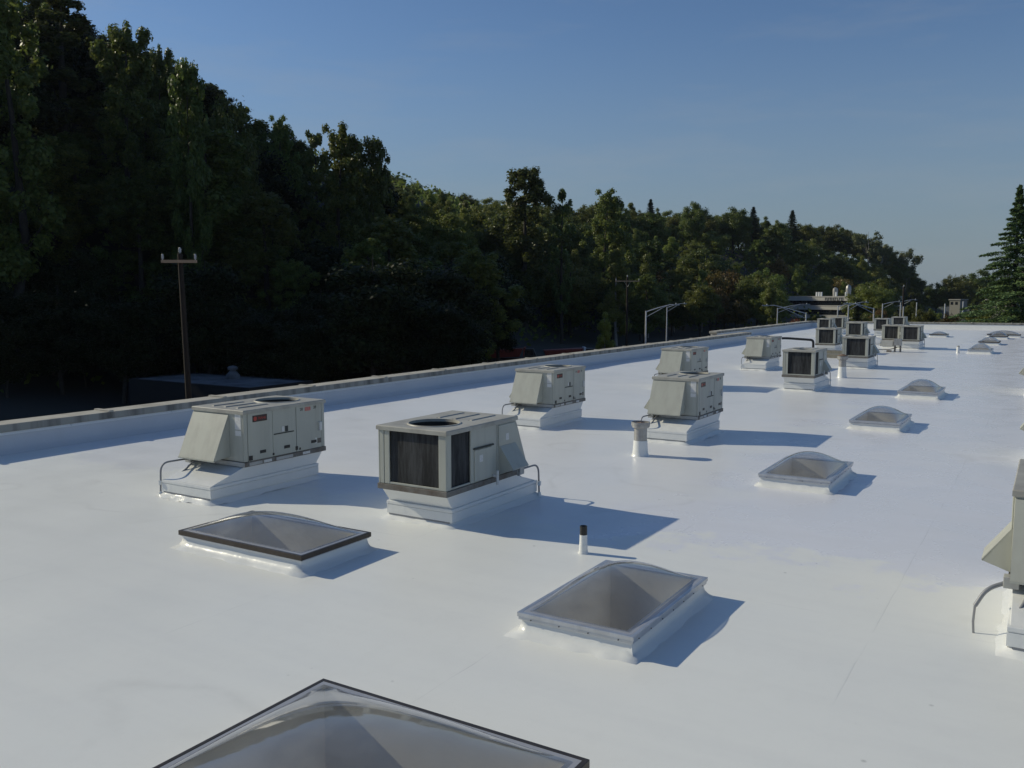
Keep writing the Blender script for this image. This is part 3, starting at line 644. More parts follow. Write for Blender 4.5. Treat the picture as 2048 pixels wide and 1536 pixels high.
# ------------------------------------------------------------------ vents, pipes, ducts on the roof
def vent_open():
    o = empty('vent_pipe', (-8.24, 19.25, 0)); tag(o, 'thick vent pipe with wide open rusty collar and white coated foot', 'vent pipe')
    q = MB(); q.lathe([(.235, -.03), (.205, .01), (.185, .06), (.172, .20), (.165, .33), (.160, .36)], 28); q.build('coated_foot', M['wetwhite'], o, smooth=50)
    q = MB(); q.lathe([(.152, .30), (.152, .66)], 28); q.build('pipe', M['galv'], o, smooth=50)
    q = MB(); q.lathe([(.150, .655), (.20, .67), (.215, .70), (.215, .735), (.222, .74), (.222, .80), (.205, .80), (.205, .70), (.15, .68)], 28, caps=False); q.build('collar', M['galv'], o, smooth=40)
    q = MB(); q.lathe([(.204, .735), (.10, .775), (.004, .80)], 20, caps=False); q.build('rusty_cone', M['rust'], o, smooth=50)
    q = MB(); q.tube([(.02, -.05, .775), (.07, -.16, .765)], .012, 6); q.build('strap', M['sticker'], o)
vent_open()
def vent_cone():
    o = empty('vent_pipe', (-8.24, 42.4, 0)); tag(o, 'thick vent pipe with low cone cap beside a coil-fronted air conditioner', 'vent pipe')
    q = MB(); q.lathe([(.24, -.03), (.20, .04), (.18, .30), (.17, .50)], 24); q.build('coated_foot', M['white'], o, smooth=50)
    q = MB(); q.lathe([(.165, .45), (.165, .82)], 24); q.build('pipe', M['galv'], o, smooth=50)
    q = MB(); q.lathe([(.17, .80), (.23, .84), (.24, .98), (.20, .98)], 24); q.build('collar', M['galv'], o, smooth=40)
    q = MB(); q.lathe([(.23, 1.0), (.12, 1.05), (.006, 1.08)], 24); q.build('cone_cap', M['rust'], o, smooth=60)
vent_cone()
o = empty('vent_stub', (-5.78, 11.44, 0)); tag(o, 'thin vent stub with black tip and white lower half', 'vent pipe')
q = MB(); q.lathe([(.085, -.02), (.068, .015), (.064, .06), (.063, .13), (.059, .14), (.058, .27)], 20); q.build('coated_foot', M['wetwhite'], o, smooth=50)
q = MB(); q.lathe([(.055, .24), (.055, .40), (.045, .40), (.045, .30)], 20, caps=False); q.build('pipe', M['blackpipe'], o, smooth=40)
o = empty('vent_stub', (-5.33, 64.2, 0)); tag(o, 'short white vent stub in front of the pale far skylight', 'vent pipe')
q = MB(); q.lathe([(.13, -.02), (.10, .05), (.095, .40)], 16); q.build('coated_foot', M['white'], o, smooth=50)
q = MB(); q.lathe([(.085, .39), (.085, .47), (.07, .47), (.07, .42)], 16, caps=False); q.build('pipe', M['galv'], o, smooth=40)
o = empty('vent_pipe', (-2.05, 99.5, 0)); tag(o, 'stout tan vent pipe by the far parapet at the picture edge', 'vent pipe')
q = MB(); q.lathe([(.42, -.02), (.36, .1), (.34, .9)], 20); q.build('pipe', M['duct'], o, smooth=50)
q = MB(); q.lathe([(.33, .9), (.42, .98), (.42, 1.2), (.3, 1.3)], 20); q.build('cap', M['galv'], o, smooth=40)

o = empty('gas_pipe', (-12.2, 47.2, 0)); tag(o, 'black gas pipe with a downward elbow beside a hooded air conditioner', 'pipe')
q = MB(); q.tube(arc_path([(.0, -.2, 1.50), (.25, 0, 1.50), (1.55, .0, 1.44), (1.55, .0, .75)], .16, 6), .062, 10); q.build('pipe', M['blackpipe'], o, smooth=60)
q = MB(); q.lathe([(.12, -.02), (.09, .1), (.085, .76)], 12, (1.55, 0)); q.build('coated_foot', M['white'], o, smooth=50)
o = empty('exhaust_duct', (-10.75, 63.4, 0)); tag(o, 'white canvas elbow and grey duct ending in a box on a stand', 'duct')
q = MB(); q.tube([(.05, .5, .80), (.12, .25, .82), (.30, .05, .76), (.55, -.02, .66), (.85, -.03, .60)], [.24, .27, .27, .25, .23], 14); q.build('canvas_elbow', M['whitepaint'], o, smooth=70)
q = MB(); q.box(.80, 1.62, -.24, .20, .36, .74); q.build('duct', M['duct'], o, bevel=.02)
q = MB(); q.box(1.66, 2.12, -.26, .22, .42, .86); q.build('damper_box', M['galv'], o, bevel=.015)
for px_, py_ in ((1.72, -.2), (2.06, -.2), (1.72, .16), (2.06, .16)):
    q = MB(); q.box(px_ - .03, px_ + .03, py_ - .03, py_ + .03, -.02, .42); q.build('leg', M['rail'], o)
q = MB(); q.box(1.25, 1.55, -.32, -.18, -.02, .10); q.build('support_block', M['rail'], o)
q = MB(); q.tube([(.3, -.3, .05), (.8, -.34, .12), (1.4, -.28, .15), (1.9, -.25, .30)], .025, 6); q.build('cable', M['dark'], o, smooth=60)
for k_, (yy, lab) in enumerate(((55.4, 'front timber sleeper lying on the roof between two coil-fronted units'), (56.4, 'rear timber sleeper lying on the roof between two coil-fronted units'))):
    o = empty('timber_sleeper', (-11.9, yy, 0)); tag(o, lab, 'sleeper', 'timber sleepers on the roof')
    q = MB(); q.box(-.9, 1.3, -.13, .13, -.02, .20 + .16 * k_); q.build('beam', M['timber'], o, bevel=.015)
    q = MB(); q.box(-.85, 1.25, -.05, .05, .205 + .16 * k_, .235 + .16 * k_); q.build('rail', M['galv'], o)

# ------------------------------------------------------------------ poles and lamps beyond the roof
GZ = -7.0
def utility_pole(label, x, y, top, rad, arm_len, arm_ang, lean=(0, 0), drop=.42, braces=False):
    o = empty('utility_pole', (x, y, GZ)); tag(o, label, 'utility pole', 'utility poles beyond the roof')
    h = top - GZ; lx, ly = lean
    q = MB(); q.tube([(0, 0, -.3), (lx * .5, ly * .5, h * .5), (lx, ly, h)], [rad * 1.25, rad * 1.1, rad * .9], 14); q.build('shaft', M['pole'], o, smooth=60)
    ax, ay = cos(arm_ang), sin(arm_ang); z = h - drop
    a = MB(); n_ = (-ay, ax); w2 = .06
    pts = []
    for s in (-1, 1):
        for t in (-w2, w2): pts.append((lx + ax * arm_len / 2 * s + n_[0] * (t - rad - .05), ly + ay * arm_len / 2 * s + n_[1] * (t - rad - .05)))
    p00, p01, p10, p11 = pts
    a.hexa([(*p00, z - .065), (*p10, z - .065), (*p11, z - .065), (*p01, z - .065), (*p00, z + .065), (*p10, z + .065), (*p11, z + .065), (*p01, z + .065)])
    arm = a.build('crossarm', M['crossarm'], o)
    for s in (-1, 1):
        c = (lx + ax * (arm_len / 2 - .06) * s - n_[0] * (rad + .05), ly + ay * (arm_len / 2 - .06) * s - n_[1] * (rad + .05))
        q = MB(); q.lathe([(.03, z + .06), (.03, z + .12), (.06, z + .13), (.045, z + .17), (.06, z + .20), (.045, z + .25), (.05, z + .29), (.02, z + .33)], 12, c); q.build('insulator', M['porcelain'], arm, smooth=50)
        if braces:
            q = MB(); q.tube([(lx - n_[0] * (rad + .03), ly - n_[1] * (rad + .03), z - .75), (lx + ax * .42 * s - n_[0] * (rad + .03), ly + ay * .42 * s - n_[1] * (rad + .03), z - .08)], .022, 6); q.build('brace', M['galv'], arm)
    q = MB(); q.lathe([(.035, h - .02), (.035, h + .05), (.075, h + .06), (.055, h + .12), (.075, h + .16), (.055, h + .22), (.03, h + .27)], 12, (lx, ly)); q.build('insulator', M['porcelain'], o, smooth=50)
    return o
utility_pole('near brown utility pole with short crossarm, rising behind the logo-plated air conditioner', -33.35, 26.5, 5.62, .122, 1.55, .62, lean=(-.28, -.15), drop=.36)
utility_pole('far utility pole with wide braced crossarm in front of the tall cottonwood', -49.5, 110.4, 6.1, .14, 3.2, .55, drop=.55, braces=True)
o = empty('utility_pole', (-50, 196, GZ)); tag(o, 'dark bare pole standing in front of the banded office building', 'utility pole', 'utility poles beyond the roof')
o.location = (-21.0, 154.0, GZ)
q = MB(); q.tube([(0, 0, -.3), (0, 0, 6), (0, 0, 12.0)], [.2, .18, .15], 12); q.build('shaft', M['pole'], o, smooth=60)
q = MB(); q.lathe([(.05, 11.98), (.09, 12.05), (.05, 12.3)], 10); q.build('pole_cap', M['porcelain'], o)

def street_lamp(label, px, c, top, arm_px=0, arm_rise=.85, rad=.10, twin=True):
    r_ = (px - 1024) / 1769.5 * c; x = fw_h.x * c + rt.x * r_; y = fw_h.y * c + rt.y * r_
    o = empty('street_lamp', (round(x, 1), round(y, 1), GZ)); tag(o, label, 'street lamp', 'street lamps beyond the roof')
    h = top - GZ
    q = MB(); q.tube([(0, 0, -.2), (0, 0, h)], [rad * 1.25, rad * .85], 12); q.build('pole', M['lamp'], o, smooth=60)
    if arm_px:
        d = rt if arm_px > 0 else -rt; ln = abs(arm_px) / 1769.5 * c; u_ = Vector((d.x, d.y, 0))
        e = u_ * ln * .78 + Vector((0, 0, h - .12 + arm_rise)); s0 = Vector((0, 0, h - .12))
        q = MB(); q.tube([s0, s0 + (e - s0) * .55 + Vector((0, 0, .05)), e, e + u_ * ln * .10], [rad * .62, rad * .55, rad * .45, rad * .4], 8)
        arm = q.build('arm', M['lamp'], o, smooth=60)
        if twin:
            q = MB(); q.tube([Vector((0, 0, h - .75)), e - u_ * ln * .14 - Vector((0, 0, .16))], rad * .36, 6); q.build('arm_brace', M['lamp'], o, smooth=60)
        b = e + u_ * ln * .10; side = Vector((-u_.y, u_.x, 0)) * .16
        hd = MB(); L_ = max(.55, ln * .2)
        ring = lambda k, wz, zz: [b + u_ * k + side * wz + Vector((0, 0, zz * .4)), b + u_ * k - side * wz + Vector((0, 0, zz * .4)), b + u_ * k - side * wz * 1.1 - Vector((0, 0, zz)), b + u_ * k + side * wz * 1.1 - Vector((0, 0, zz))]
        hd.rings([ring(0, .3, .05), ring(L_ * .35, .9, .12), ring(L_ * .8, 1.0, .13), ring(L_, .6, .05)], True); hd.build('lamp_head', M['lamphead'], arm, bevel=.02)
        q = MB(); q.lathe([(.05, b.z + .04), (.05, b.z + .16), (.02, b.z + .18)], 8, ((b + u_ * L_ * .4).x, (b + u_ * L_ * .4).y)); q.build('photocell', M['whitepaint'], arm)
    return o
fw_h = Vector((-sin(YAW), cos(YAW), 0))
street_lamp('tall street lamp with two-bar arm reaching over the dark wood, nearest the long parapet', 1291, 105, 1.85, 62, .85)
street_lamp('thin shaded street lamp just right of the tall two-bar one', 1333, 132, 1.95, 36, .6, rad=.08)
street_lamp('street lamp with long arm reaching left over the set-back parapet', 1610, 114, 1.45, -82, 1.05)
street_lamp('slim street lamp under the arm that reaches left', 1553, 140, 1.65, 60, .7, rad=.09)
street_lamp('left lamp of the pair in front of the banded office building', 1674, 128, 2.15, 36, .45, rad=.09)
street_lamp('right lamp of the pair in front of the banded office building', 1695, 122, 2.35, 36, .5, rad=.09)
street_lamp('street lamp right of the banded office building with arm reaching left', 1745, 126, 1.85, -56, .8, rad=.10)
street_lamp('lamp rising straight behind the distant air conditioner by the far parapet', 1762, 134, 2.4, 34, .4, rad=.09)
street_lamp('slender lamp behind the farthest air conditioner, left of the thicker post', 1798, 150, 2.6, 30, .4, rad=.09)
street_lamp('bare white post right behind the farthest air conditioner', 1804, 138, 1.9, 0, rad=.10)
street_lamp('short white post among shrubs, left of three spaced along the street', 1830, 165, 2.3, 0, rad=.10)
street_lamp('white post among shrubs, middle of three spaced along the street', 1887, 150, 2.2, 0, rad=.11)
street_lamp('white post among shrubs, right of three, nearest the big cedar', 1923, 150, 2.6, 0, rad=.11)

# ------------------------------------------------------------------ buildings and vehicles beyond
def office():
    o = empty('office_building', (-66.0, 311.5, GZ), radians(-18)); tag(o, 'low office building with white horizontal bands and dark window strips', 'building')
    # local x along the front, front faces -y
    W0, W1, D = -16.5, 14.2, 24
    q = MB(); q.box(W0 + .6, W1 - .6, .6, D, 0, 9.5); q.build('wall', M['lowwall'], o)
    for z0, z1, e in ((8.6, 9.9, 0), (5.55, 6.85, -.3), (2.6, 3.6, -.7)):
        q = MB(); q.box(W0, W1 + e, 0, D + .6, z0, z1); bnd = q.build('concrete_band', M['concrete'], o, bevel=.05)
        q = MB(); q.box(W0 - .1, W1 + e + .12, -.12, D + .7, z1 + .005, z1 + .22); q.build('cornice', M['concrete'], bnd)
    for z0, z1 in ((7.1, 8.58), (3.85, 5.53), (.1, 2.58)):
        k = W0 + .7
        while k < W1 - 2:
            q = MB(); q.box(k + .04, min(k + 2.1, W1 - 1), .50, .58, z0 + .05, z1 - .05); q.build('window', M['glass'], o); k += 2.2
    rr = random.Random(4); x = -1.0
    for k in range(11):                                   # raised sign letters, too far off to read
        q = MB(); wd = rr.uniform(.32, .55)
        q.box(x, x + .16, -.10, -.002, 8.75, 9.65)
        if k % 3 != 1: q.box(x + .16, x + wd, -.10, -.002, 9.5, 9.65)
        if k % 2: q.box(x + .16, x + wd, -.10, -.002, 8.75, 8.9)
        q.build('sign_letter', M['lowwall'], o); x += wd + .22
    for xx, hh in ((-.8, 3.0), (4.0, 3.9)):
        q = MB(); q.lathe([(.8, 10.15), (.9, 10.15 + hh * .6), (.8, 10.15 + hh * .85), (.2, 10.15 + hh)], 14, (xx, 6)); q.build('roof_tank', M['galv'], o, smooth=40)
    for xx in (-5.2, -4.3, -3.4, 2.0, 5.5):
        q = MB(); q.box(xx, xx + .45, 1, 1.5, 10.15, 11.55); q.build('roof_vent', M['whitepaint'], o)
office()
def house(label, x, y, w_, d_, h_, rz):
    o = empty('distant_house', (x, y, GZ), rz); tag(o, label, 'building')
    q = MB(); q.box(-w_ / 2, w_ / 2, -d_ / 2, d_ / 2, 0, h_); q.build('wall', M['housewall'], o)
    q = MB(); q.rings([rect(-w_ / 2 - .4, w_ / 2 + .4, -d_ / 2 - .4, d_ / 2 + .4, h_ + .01), rect(-w_ / 2 - .3, w_ / 2 + .3, -d_ / 2 - .3, d_ / 2 + .3, h_ + .5)], True); q.build('roof', M['housewall'], o)
    for k in range(int(w_ // 2)):
        q = MB(); xx = -w_ / 2 + .5 + k * 2; q.box(xx, xx + 1.1, -d_ / 2 - .06, -d_ / 2 - .005, h_ - 1.9, h_ - .7); q.build('window', M['glass'], o)
house('small cream house among far trees left of the cedar', -36.5, 430.0, 4.6, 6, 8.2, -.4)
house('long pale flat-roofed house among far trees beside the cedar', -20.0, 440.0, 11, 7, 8.2, -.4)

def low_building(label, x0, x1, y0, y1, h_, with_vent=None):
    o = empty('low_building', ((x0 + x1) / 2, (y0 + y1) / 2, GZ)); tag(o, label, 'building')
    a, b = (x1 - x0) / 2, (y1 - y0) / 2
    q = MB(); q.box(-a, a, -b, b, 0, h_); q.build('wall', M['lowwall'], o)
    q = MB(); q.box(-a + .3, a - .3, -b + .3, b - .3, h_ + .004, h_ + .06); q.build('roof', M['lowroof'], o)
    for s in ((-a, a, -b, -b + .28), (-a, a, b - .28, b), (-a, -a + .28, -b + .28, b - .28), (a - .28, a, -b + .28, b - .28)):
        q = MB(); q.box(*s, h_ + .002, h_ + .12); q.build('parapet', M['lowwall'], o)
    return o
low_building('low building with pale flat roof in deep shade behind the near utility pole', -73, -57, 51, 58.5, 2.9)
low_building('small dark shed in shade beyond the parapet, next to the white post', -74, -64, 80, 92, 4.4)
o = empty('roof_ventilator', (-65.0, 56.3, -4.05)); tag(o, 'pale cone-based ventilator on the shaded low roof', 'ventilator')
q = MB(); q.lathe([(.70, 0), (.62, .4), (.30, .75)], 16); q.build('base', M['lowroof'], o, smooth=40)
q = MB(); q.lathe([(.28, .73), (.28, .85), (.45, .9), (.48, 1.08), (.33, 1.2), (.1, 1.25)], 16); q.build('turbine_head', M['lowroof'], o, smooth=50)

def dump_truck(label, x, y, rz, tail_white):
    o = empty('dump_truck', (x, y, GZ), rz); tag(o, label, 'truck', 'red trucks parked below the wood')
    q = MB(); q.hexa([(-2.5, -1.1, 1.3), (2.4, -1.1, 1.5), (2.4, 1.1, 1.5), (-2.5, 1.1, 1.3), (-3.0, -1.2, 2.45), (2.9, -1.2, 2.75), (2.9, 1.2, 2.75), (-3.0, 1.2, 2.45)]); bed = q.build('bed', M['redpaint'], o, bevel=.04)
    for k in range(6):
        q = MB(); xx = -2.2 + k * .85; q.box(xx, xx + .16, -1.27, -1.2, 1.6, 2.5); q.build('bed_rib', M['redpaint'], bed)
    q = MB(); q.box(-3.0, 4.6, -.5, .5, .85, 1.25); q.build('chassis', M['dark'], o)
    q = MB(); q.hexa([(3.2, -1.1, .9), (5.2, -1.1, .9), (5.2, 1.1, .9), (3.2, 1.1, .9), (3.2, -1.05, 2.7), (4.5, -1.05, 2.7), (4.5, 1.05, 2.7), (3.2, 1.05, 2.7)]); cb = q.build('cab', M['dark'], o, bevel=.08)
    q = MB(); q.box(3.5, 4.4, -1.13, -1.09, 1.8, 2.45); q.build('window', M['glass'], cb)
    q = MB(); q.hexa([(2.92, -1.15, 1.5), (3.05, -1.15, 1.5), (3.05, 1.15, 1.5), (2.92, 1.15, 1.5), (3.02, -1.15, 2.9), (3.35, -1.15, 2.9), (3.35, 1.15, 2.9), (3.02, 1.15, 2.9)]); q.build('cab_guard', M['whitepaint' if tail_white else 'redpaint'], bed)
    if tail_white:
        q = MB(); q.box(-1.2, 2.2, -1.28, -1.2, 1.36, 1.5); q.build('side_rail', M['whitepaint'], bed)
    for xx in (-1.9, -.8, 4.2):
        for s in (-1, 1):
            q = MB(); q.tube([(xx, s * .75, .5), (xx, s * 1.08, .5)], .5, 16); q.build('wheel', M['tyre'], o, smooth=40)
dump_truck('dull red dump truck in shade beside the white dish', -70.6, 112.7, .50, False)
dump_truck('brighter red dump truck with white headboard behind the coping', -63.0, 117.4, .60, True)
o = empty('satellite_dish', (-72.6, 110.0, GZ), .55); tag(o, 'pale round dish on a post beside the red truck', 'dish')
q = MB(); q.tube([(0, 0, -.1), (0, 0, 3.0)], .06, 8); q.build('post', M['galv'], o, smooth=60)
q = MB(); n = 22
q.rings([[(rr_ * cos(2 * pi * k / n), -.12 - .25 * (rr_ / .58) ** 2 + dd, 3.1 + rr_ * sin(2 * pi * k / n)) for k in range(n)] for rr_, dd in ((.05, 0), (.3, 0), (.58, 0), (.58, .03), (.3, .03), (.05, .03))], True); q.build('reflector', M['whitepaint'], o, smooth=50)
o = empty('marker_post', (-61.0, 79.9, GZ)); tag(o, 'slim white marker post in the dark yard', 'post')
q = MB(); q.box(-.06, .06, -.04, .04, -.2, 3.2); q.build('shaft', M['whitepaint'], o, bevel=.01)
q = MB(); q.box(-.065, .065, -.045, .045, 3.205, 3.26); q.build('post_cap', M['galv'], o)
TREES = [
 (-98.2,54.7,-1.9,40.5,'cotton',12.7,'h0'), (-120.5,76.2,17.9,28.5,'poplar',13.7,'h1'), (-105.9,75.8,4.0,35.6,'cotton',11.2,'h2'),
 (-110.8,84.5,8.5,30.8,'cotton',6.6,'h3'), (-89.4,71.9,-6.2,38.6,'cotton',6.7,'h4'), (-101.2,88.1,0.3,34.2,'round',10.1,'h5'),
 (-107.4,104.2,5.3,27.5,'cotton',7.8,'h6'), (-97.8,101.9,-2.1,31.4,'poplar',7.0,'h7'), (-88.8,98.1,-6.4,35.4,'cotton',11.0,'h8'),
 (-83.7,98.8,-7.0,33.8,'cotton',7.2,'h9'), (-94.9,160.0,-4.8,35.5,'cotton',15.8,'h10'), (-89.3,165.8,-6.8,33.5,'poplar',6.4,'h11'),
 (-91.5,192.6,-7.0,36.3,'cotton',13.8,'h12'), (-107.8,156.8,4.0,18.3,'birch',10.2,'h13'), (-104.4,133.1,2.3,13.3,'round',13.3,'h14'),
 (-51.2,107.0,-7.0,8.8,'birch',4.1,'h15'), (-140.9,335.9,24.2,17.9,'fir',11.0,'h16'), (-121.3,330.4,17.9,22.7,'round',12.1,'h17'),
 (-111.6,377.4,19.8,21.2,'fir',13.3,'h18'), (-102.6,406.3,17.7,23.8,'fir',14.5,'h19'), (-83.6,482.5,13.8,23.5,'sparse',17.0,'h20'),
 (-78.1,491.7,10.5,21.6,'sparse',12.0,'h21'), (-68.3,509.5,3.3,26.3,'sparse',16.5,'h22'), (-115.4,363.3,20.2,21.4,'round',16.7,'h23'),
 (-97.4,456.4,19.5,20.3,'round',19.9,'h24'), (-94.4,270.6,-2.5,21.9,'round',20.6,'h25'), (-111.2,283.7,6.4,17.1,'birch',13.6,'h26'),
 (-75.4,270.5,-6.8,20.9,'round',13.7,'h27'), (-72.4,231.3,-7.0,10.6,'autumn',9.3,'h28'), (-63.1,231.1,-7.0,14.5,'birch',7.8,'h29'),
 (-62.8,366.3,-6.7,15.2,'autumn',11.7,'h30'), (-68.1,363.0,-5.6,14.2,'red',7.0,'h31'), (-24.5,135.2,-7.0,10.1,'fir',4.1,'h32'),
 (-30.4,124.5,-7.0,8.1,'red',3.3,'h33'), (-41.4,467.3,-7.0,22.2,'round',16.6,'h34'), (-48.9,462.8,-7.0,18.4,'round',14.2,'h35'),
 (-33.1,484.2,-7.0,24.3,'round',18.2,'h36'), (-18.6,493.1,-7.0,21.2,'round',19.4,'h37'), (-18.8,164.5,-7.0,9.2,'round',5.9,'h38'),
 (-14.1,155.6,-7.0,9.0,'autumn',4.7,'h39'), (-23.7,184.9,-7.0,10.1,'round',5.8,'h40'), (-60.1,268.2,-7.0,5.9,'round',5.0,'h41'),
 (-9.7,152.4,-7.0,9.9,'round',6.1,'h42'), (-188.5,226.9,27.6,17.2,'round',15.9,'ridge'), (-192.1,238.8,26.8,17.2,'cotton',11.8,'ridge'),
 (-191.3,246.3,26.3,17.0,'round',16.6,'ridge'), (-194.7,258.3,25.5,17.0,'round',15.4,'ridge'), (-196.9,271.1,24.9,17.0,'round',12.6,'ridge'),
 (-188.1,269.4,25.0,17.0,'round',15.5,'ridge'), (-115.7,173.0,9.2,16.7,'round',14.3,'ridge'), (-181.7,280.4,24.9,15.8,'round',13.7,'ridge'),
 (-123.1,196.6,12.5,16.8,'round',14.8,'ridge'), (-125.9,209.0,13.4,16.2,'round',13.4,'ridge'), (-127.8,222.0,13.9,16.6,'round',13.1,'ridge'),
 (-130.0,234.7,14.3,17.1,'round',15.9,'ridge'), (-143.3,268.7,18.3,16.3,'cotton',9.5,'ridge'), (-143.7,282.6,20.4,16.6,'round',15.1,'ridge'),
 (-142.3,290.5,20.9,17.3,'round',13.7,'ridge'), (-143.9,303.6,22.7,17.1,'round',13.1,'ridge'), (-138.8,299.6,20.8,17.3,'round',13.1,'ridge'),
 (-151.6,341.1,24.2,17.4,'birch',9.6,'ridge'), (-129.1,305.6,17.9,16.8,'round',15.6,'ridge'), (-147.2,357.9,24.1,16.9,'birch',8.4,'ridge'),
 (-144.5,366.5,24.0,17.1,'round',14.3,'ridge'), (-141.6,375.4,23.8,17.2,'round',15.4,'ridge'), (-127.9,355.6,23.4,17.1,'round',15.3,'ridge'),
 (-133.5,387.4,23.5,17.1,'round',13.7,'ridge'), (-129.1,390.0,23.5,17.4,'round',14.4,'ridge'), (-122.8,393.9,23.4,17.1,'round',15.2,'ridge'),
 (-117.6,390.1,22.7,17.0,'round',15.2,'ridge'), (-114.6,406.0,22.5,17.0,'birch',10.5,'ridge'), (-109.9,408.9,21.3,16.6,'birch',8.8,'ridge'),
 (-112.0,435.8,22.5,17.3,'round',16.2,'ridge'), (-103.4,434.0,20.5,18.4,'round',16.0,'ridge'), (-103.5,462.1,21.8,17.0,'round',15.1,'ridge'),
 (-102.1,477.0,21.6,17.1,'birch',8.2,'ridge'), (-97.7,486.8,21.3,17.3,'birch',9.8,'ridge'), (-95.6,492.7,21.0,17.8,'round',16.6,'end'),
 (-93.7,501.0,20.9,17.4,'round',15.3,'end'), (-89.9,503.3,19.8,15.4,'round',11.9,'end'), (-86.7,505.3,18.4,14.8,'round',13.8,'end'),
 (-82.6,507.8,15.7,16.2,'round',12.9,'end'), (-79.4,509.7,13.3,16.1,'round',14.8,'end'), (-78.9,531.2,10.8,15.0,'round',12.6,'end'),
 (-73.6,527.3,8.4,14.7,'round',10.7,'end'), (-68.6,516.4,3.9,15.1,'round',13.7,'end'), (-63.4,512.5,-0.8,14.6,'round',13.6,'end'),
 (-67.9,580.1,-7.0,11.6,'round',8.9,'end'), (-168.5,209.5,28.7,8.6,'round',6.9,'ridge'), (-149.9,257.3,21.3,13.7,'round',11.7,'ridge'),
 (-110.1,212.8,1.5,14.2,'round',12.2,'ridge'), (-135.3,279.1,16.6,16.0,'round',12.7,'ridge'), (-179.3,217.0,28.2,14.0,'round',10.9,'ridge'),
 (-169.4,228.8,27.5,10.0,'round',9.7,'ridge'), (-167.2,245.4,26.3,9.6,'round',9.1,'ridge'), (-164.3,203.8,29.1,8.1,'round',7.5,'ridge'),
 (-163.1,257.5,24.8,10.1,'round',7.1,'ridge'), (-186.1,260.4,25.4,14.7,'cotton',7.7,'ridge'), (-111.5,231.4,3.1,13.7,'cotton',6.9,'ridge'),
 (-116.7,248.0,6.2,18.5,'round',17.2,'ridge'), (-128.1,243.9,12.6,13.1,'round',12.5,'ridge'), (-103.2,213.0,-2.6,14.3,'round',13.4,'ridge'),
 (-108.5,219.2,0.8,15.0,'round',10.7,'ridge'), (-108.4,239.6,1.7,18.7,'cotton',11.8,'ridge'), (-122.7,262.1,8.9,14.5,'round',10.8,'ridge'),
 (-179.7,231.0,27.3,12.9,'round',10.0,'ridge'), (-161.2,234.5,26.9,9.0,'round',8.1,'ridge'), (-123.3,228.5,10.5,15.2,'round',11.4,'ridge'),
 (-139.7,224.9,21.0,11.3,'round',10.7,'ridge'), (-177.8,250.1,26.0,12.3,'round',10.0,'ridge'), (-133.7,248.9,15.2,16.1,'round',12.9,'ridge'),
 (-126.2,252.4,11.1,16.8,'round',13.9,'ridge'), (-156.1,400.2,23.3,13.1,'round',11.9,'ridge'), (-91.0,372.0,6.9,19.3,'round',17.1,'ridge'),
 (-137.3,417.6,22.9,17.5,'round',17.3,'ridge'), (-154.5,351.2,24.1,15.8,'round',13.4,'ridge'), (-104.5,387.2,17.0,18.8,'round',15.2,'ridge'),
 (-76.3,341.3,-3.8,14.2,'round',13.1,'ridge'), (-76.4,429.7,2.2,19.8,'birch',10.7,'ridge'), (-61.6,341.3,-7.0,15.5,'round',13.3,'ridge'),
 (-71.7,449.8,0.6,13.7,'round',11.7,'ridge'), (-142.5,324.3,24.0,14.1,'round',11.0,'ridge'), (-78.0,365.2,-1.5,15.9,'round',15.6,'ridge'),
 (-92.6,344.6,4.3,13.7,'round',12.9,'ridge'), (-170.7,400.3,23.3,14.1,'round',11.9,'ridge'), (-153.9,428.3,22.7,17.5,'round',14.2,'ridge'),
 (-120.1,401.5,23.2,15.3,'round',15.0,'ridge'), (-60.7,353.0,-7.0,17.4,'round',15.8,'ridge'), (-130.9,368.9,23.9,14.6,'round',12.2,'ridge'),
 (-160.1,424.1,22.8,17.9,'round',13.5,'ridge'), (-142.7,391.6,23.5,13.6,'round',12.7,'ridge'), (-122.2,348.8,21.0,15.7,'round',11.2,'ridge'),
 (-138.6,399.9,23.3,17.3,'round',15.0,'ridge'), (-175.6,380.1,23.7,15.9,'round',11.9,'ridge'), (-164.5,379.1,23.7,14.0,'birch',7.3,'ridge'),
 (-81.4,393.4,2.4,19.3,'round',18.1,'ridge'), (-64.1,390.4,-6.0,18.8,'round',16.9,'ridge'), (-137.9,354.1,24.1,13.7,'round',10.2,'ridge'),
 (-70.0,407.7,-3.2,17.8,'birch',8.8,'ridge'), (-113.9,330.6,14.3,15.4,'round',14.3,'ridge'), (-93.1,387.3,9.8,17.1,'birch',8.0,'ridge'),
 (-95.3,403.6,12.9,16.9,'round',14.1,'ridge'), (-56.5,436.8,-6.8,11.2,'fir',4.2,'end'), (-68.3,423.0,-3.2,11.1,'round',10.6,'end'),
 (-58.6,490.7,-4.7,12.2,'fir',4.7,'end'), (-71.0,499.7,5.0,15.9,'round',12.2,'end'), (-84.9,456.7,11.5,11.5,'round',9.0,'end'),
 (-63.7,437.5,-4.7,10.5,'round',8.1,'end'), (-76.4,458.7,5.0,15.2,'round',14.2,'end'), (-62.1,423.1,-5.8,10.5,'fir',3.2,'end'),
 (-64.4,488.7,-1.2,13.5,'fir',4.3,'end'), (-64.9,446.9,-3.7,11.4,'fir',3.4,'end'), (-103.1,118.9,1.5,18.9,'shade_round',13.7,'left'),
 (-94.7,78.7,-4.0,29.9,'cotton',16.0,'left'), (-172.8,100.9,35.9,26.0,'shade_round',18.3,'left'), (-144.8,120.9,33.9,11.1,'shade_round',9.1,'left'),
 (-79.3,86.6,-7.0,19.7,'shade_round',14.2,'left'), (-124.9,97.2,22.1,19.1,'shade_round',18.3,'left'), (-115.3,134.1,11.8,17.9,'shade_round',15.6,'left'),
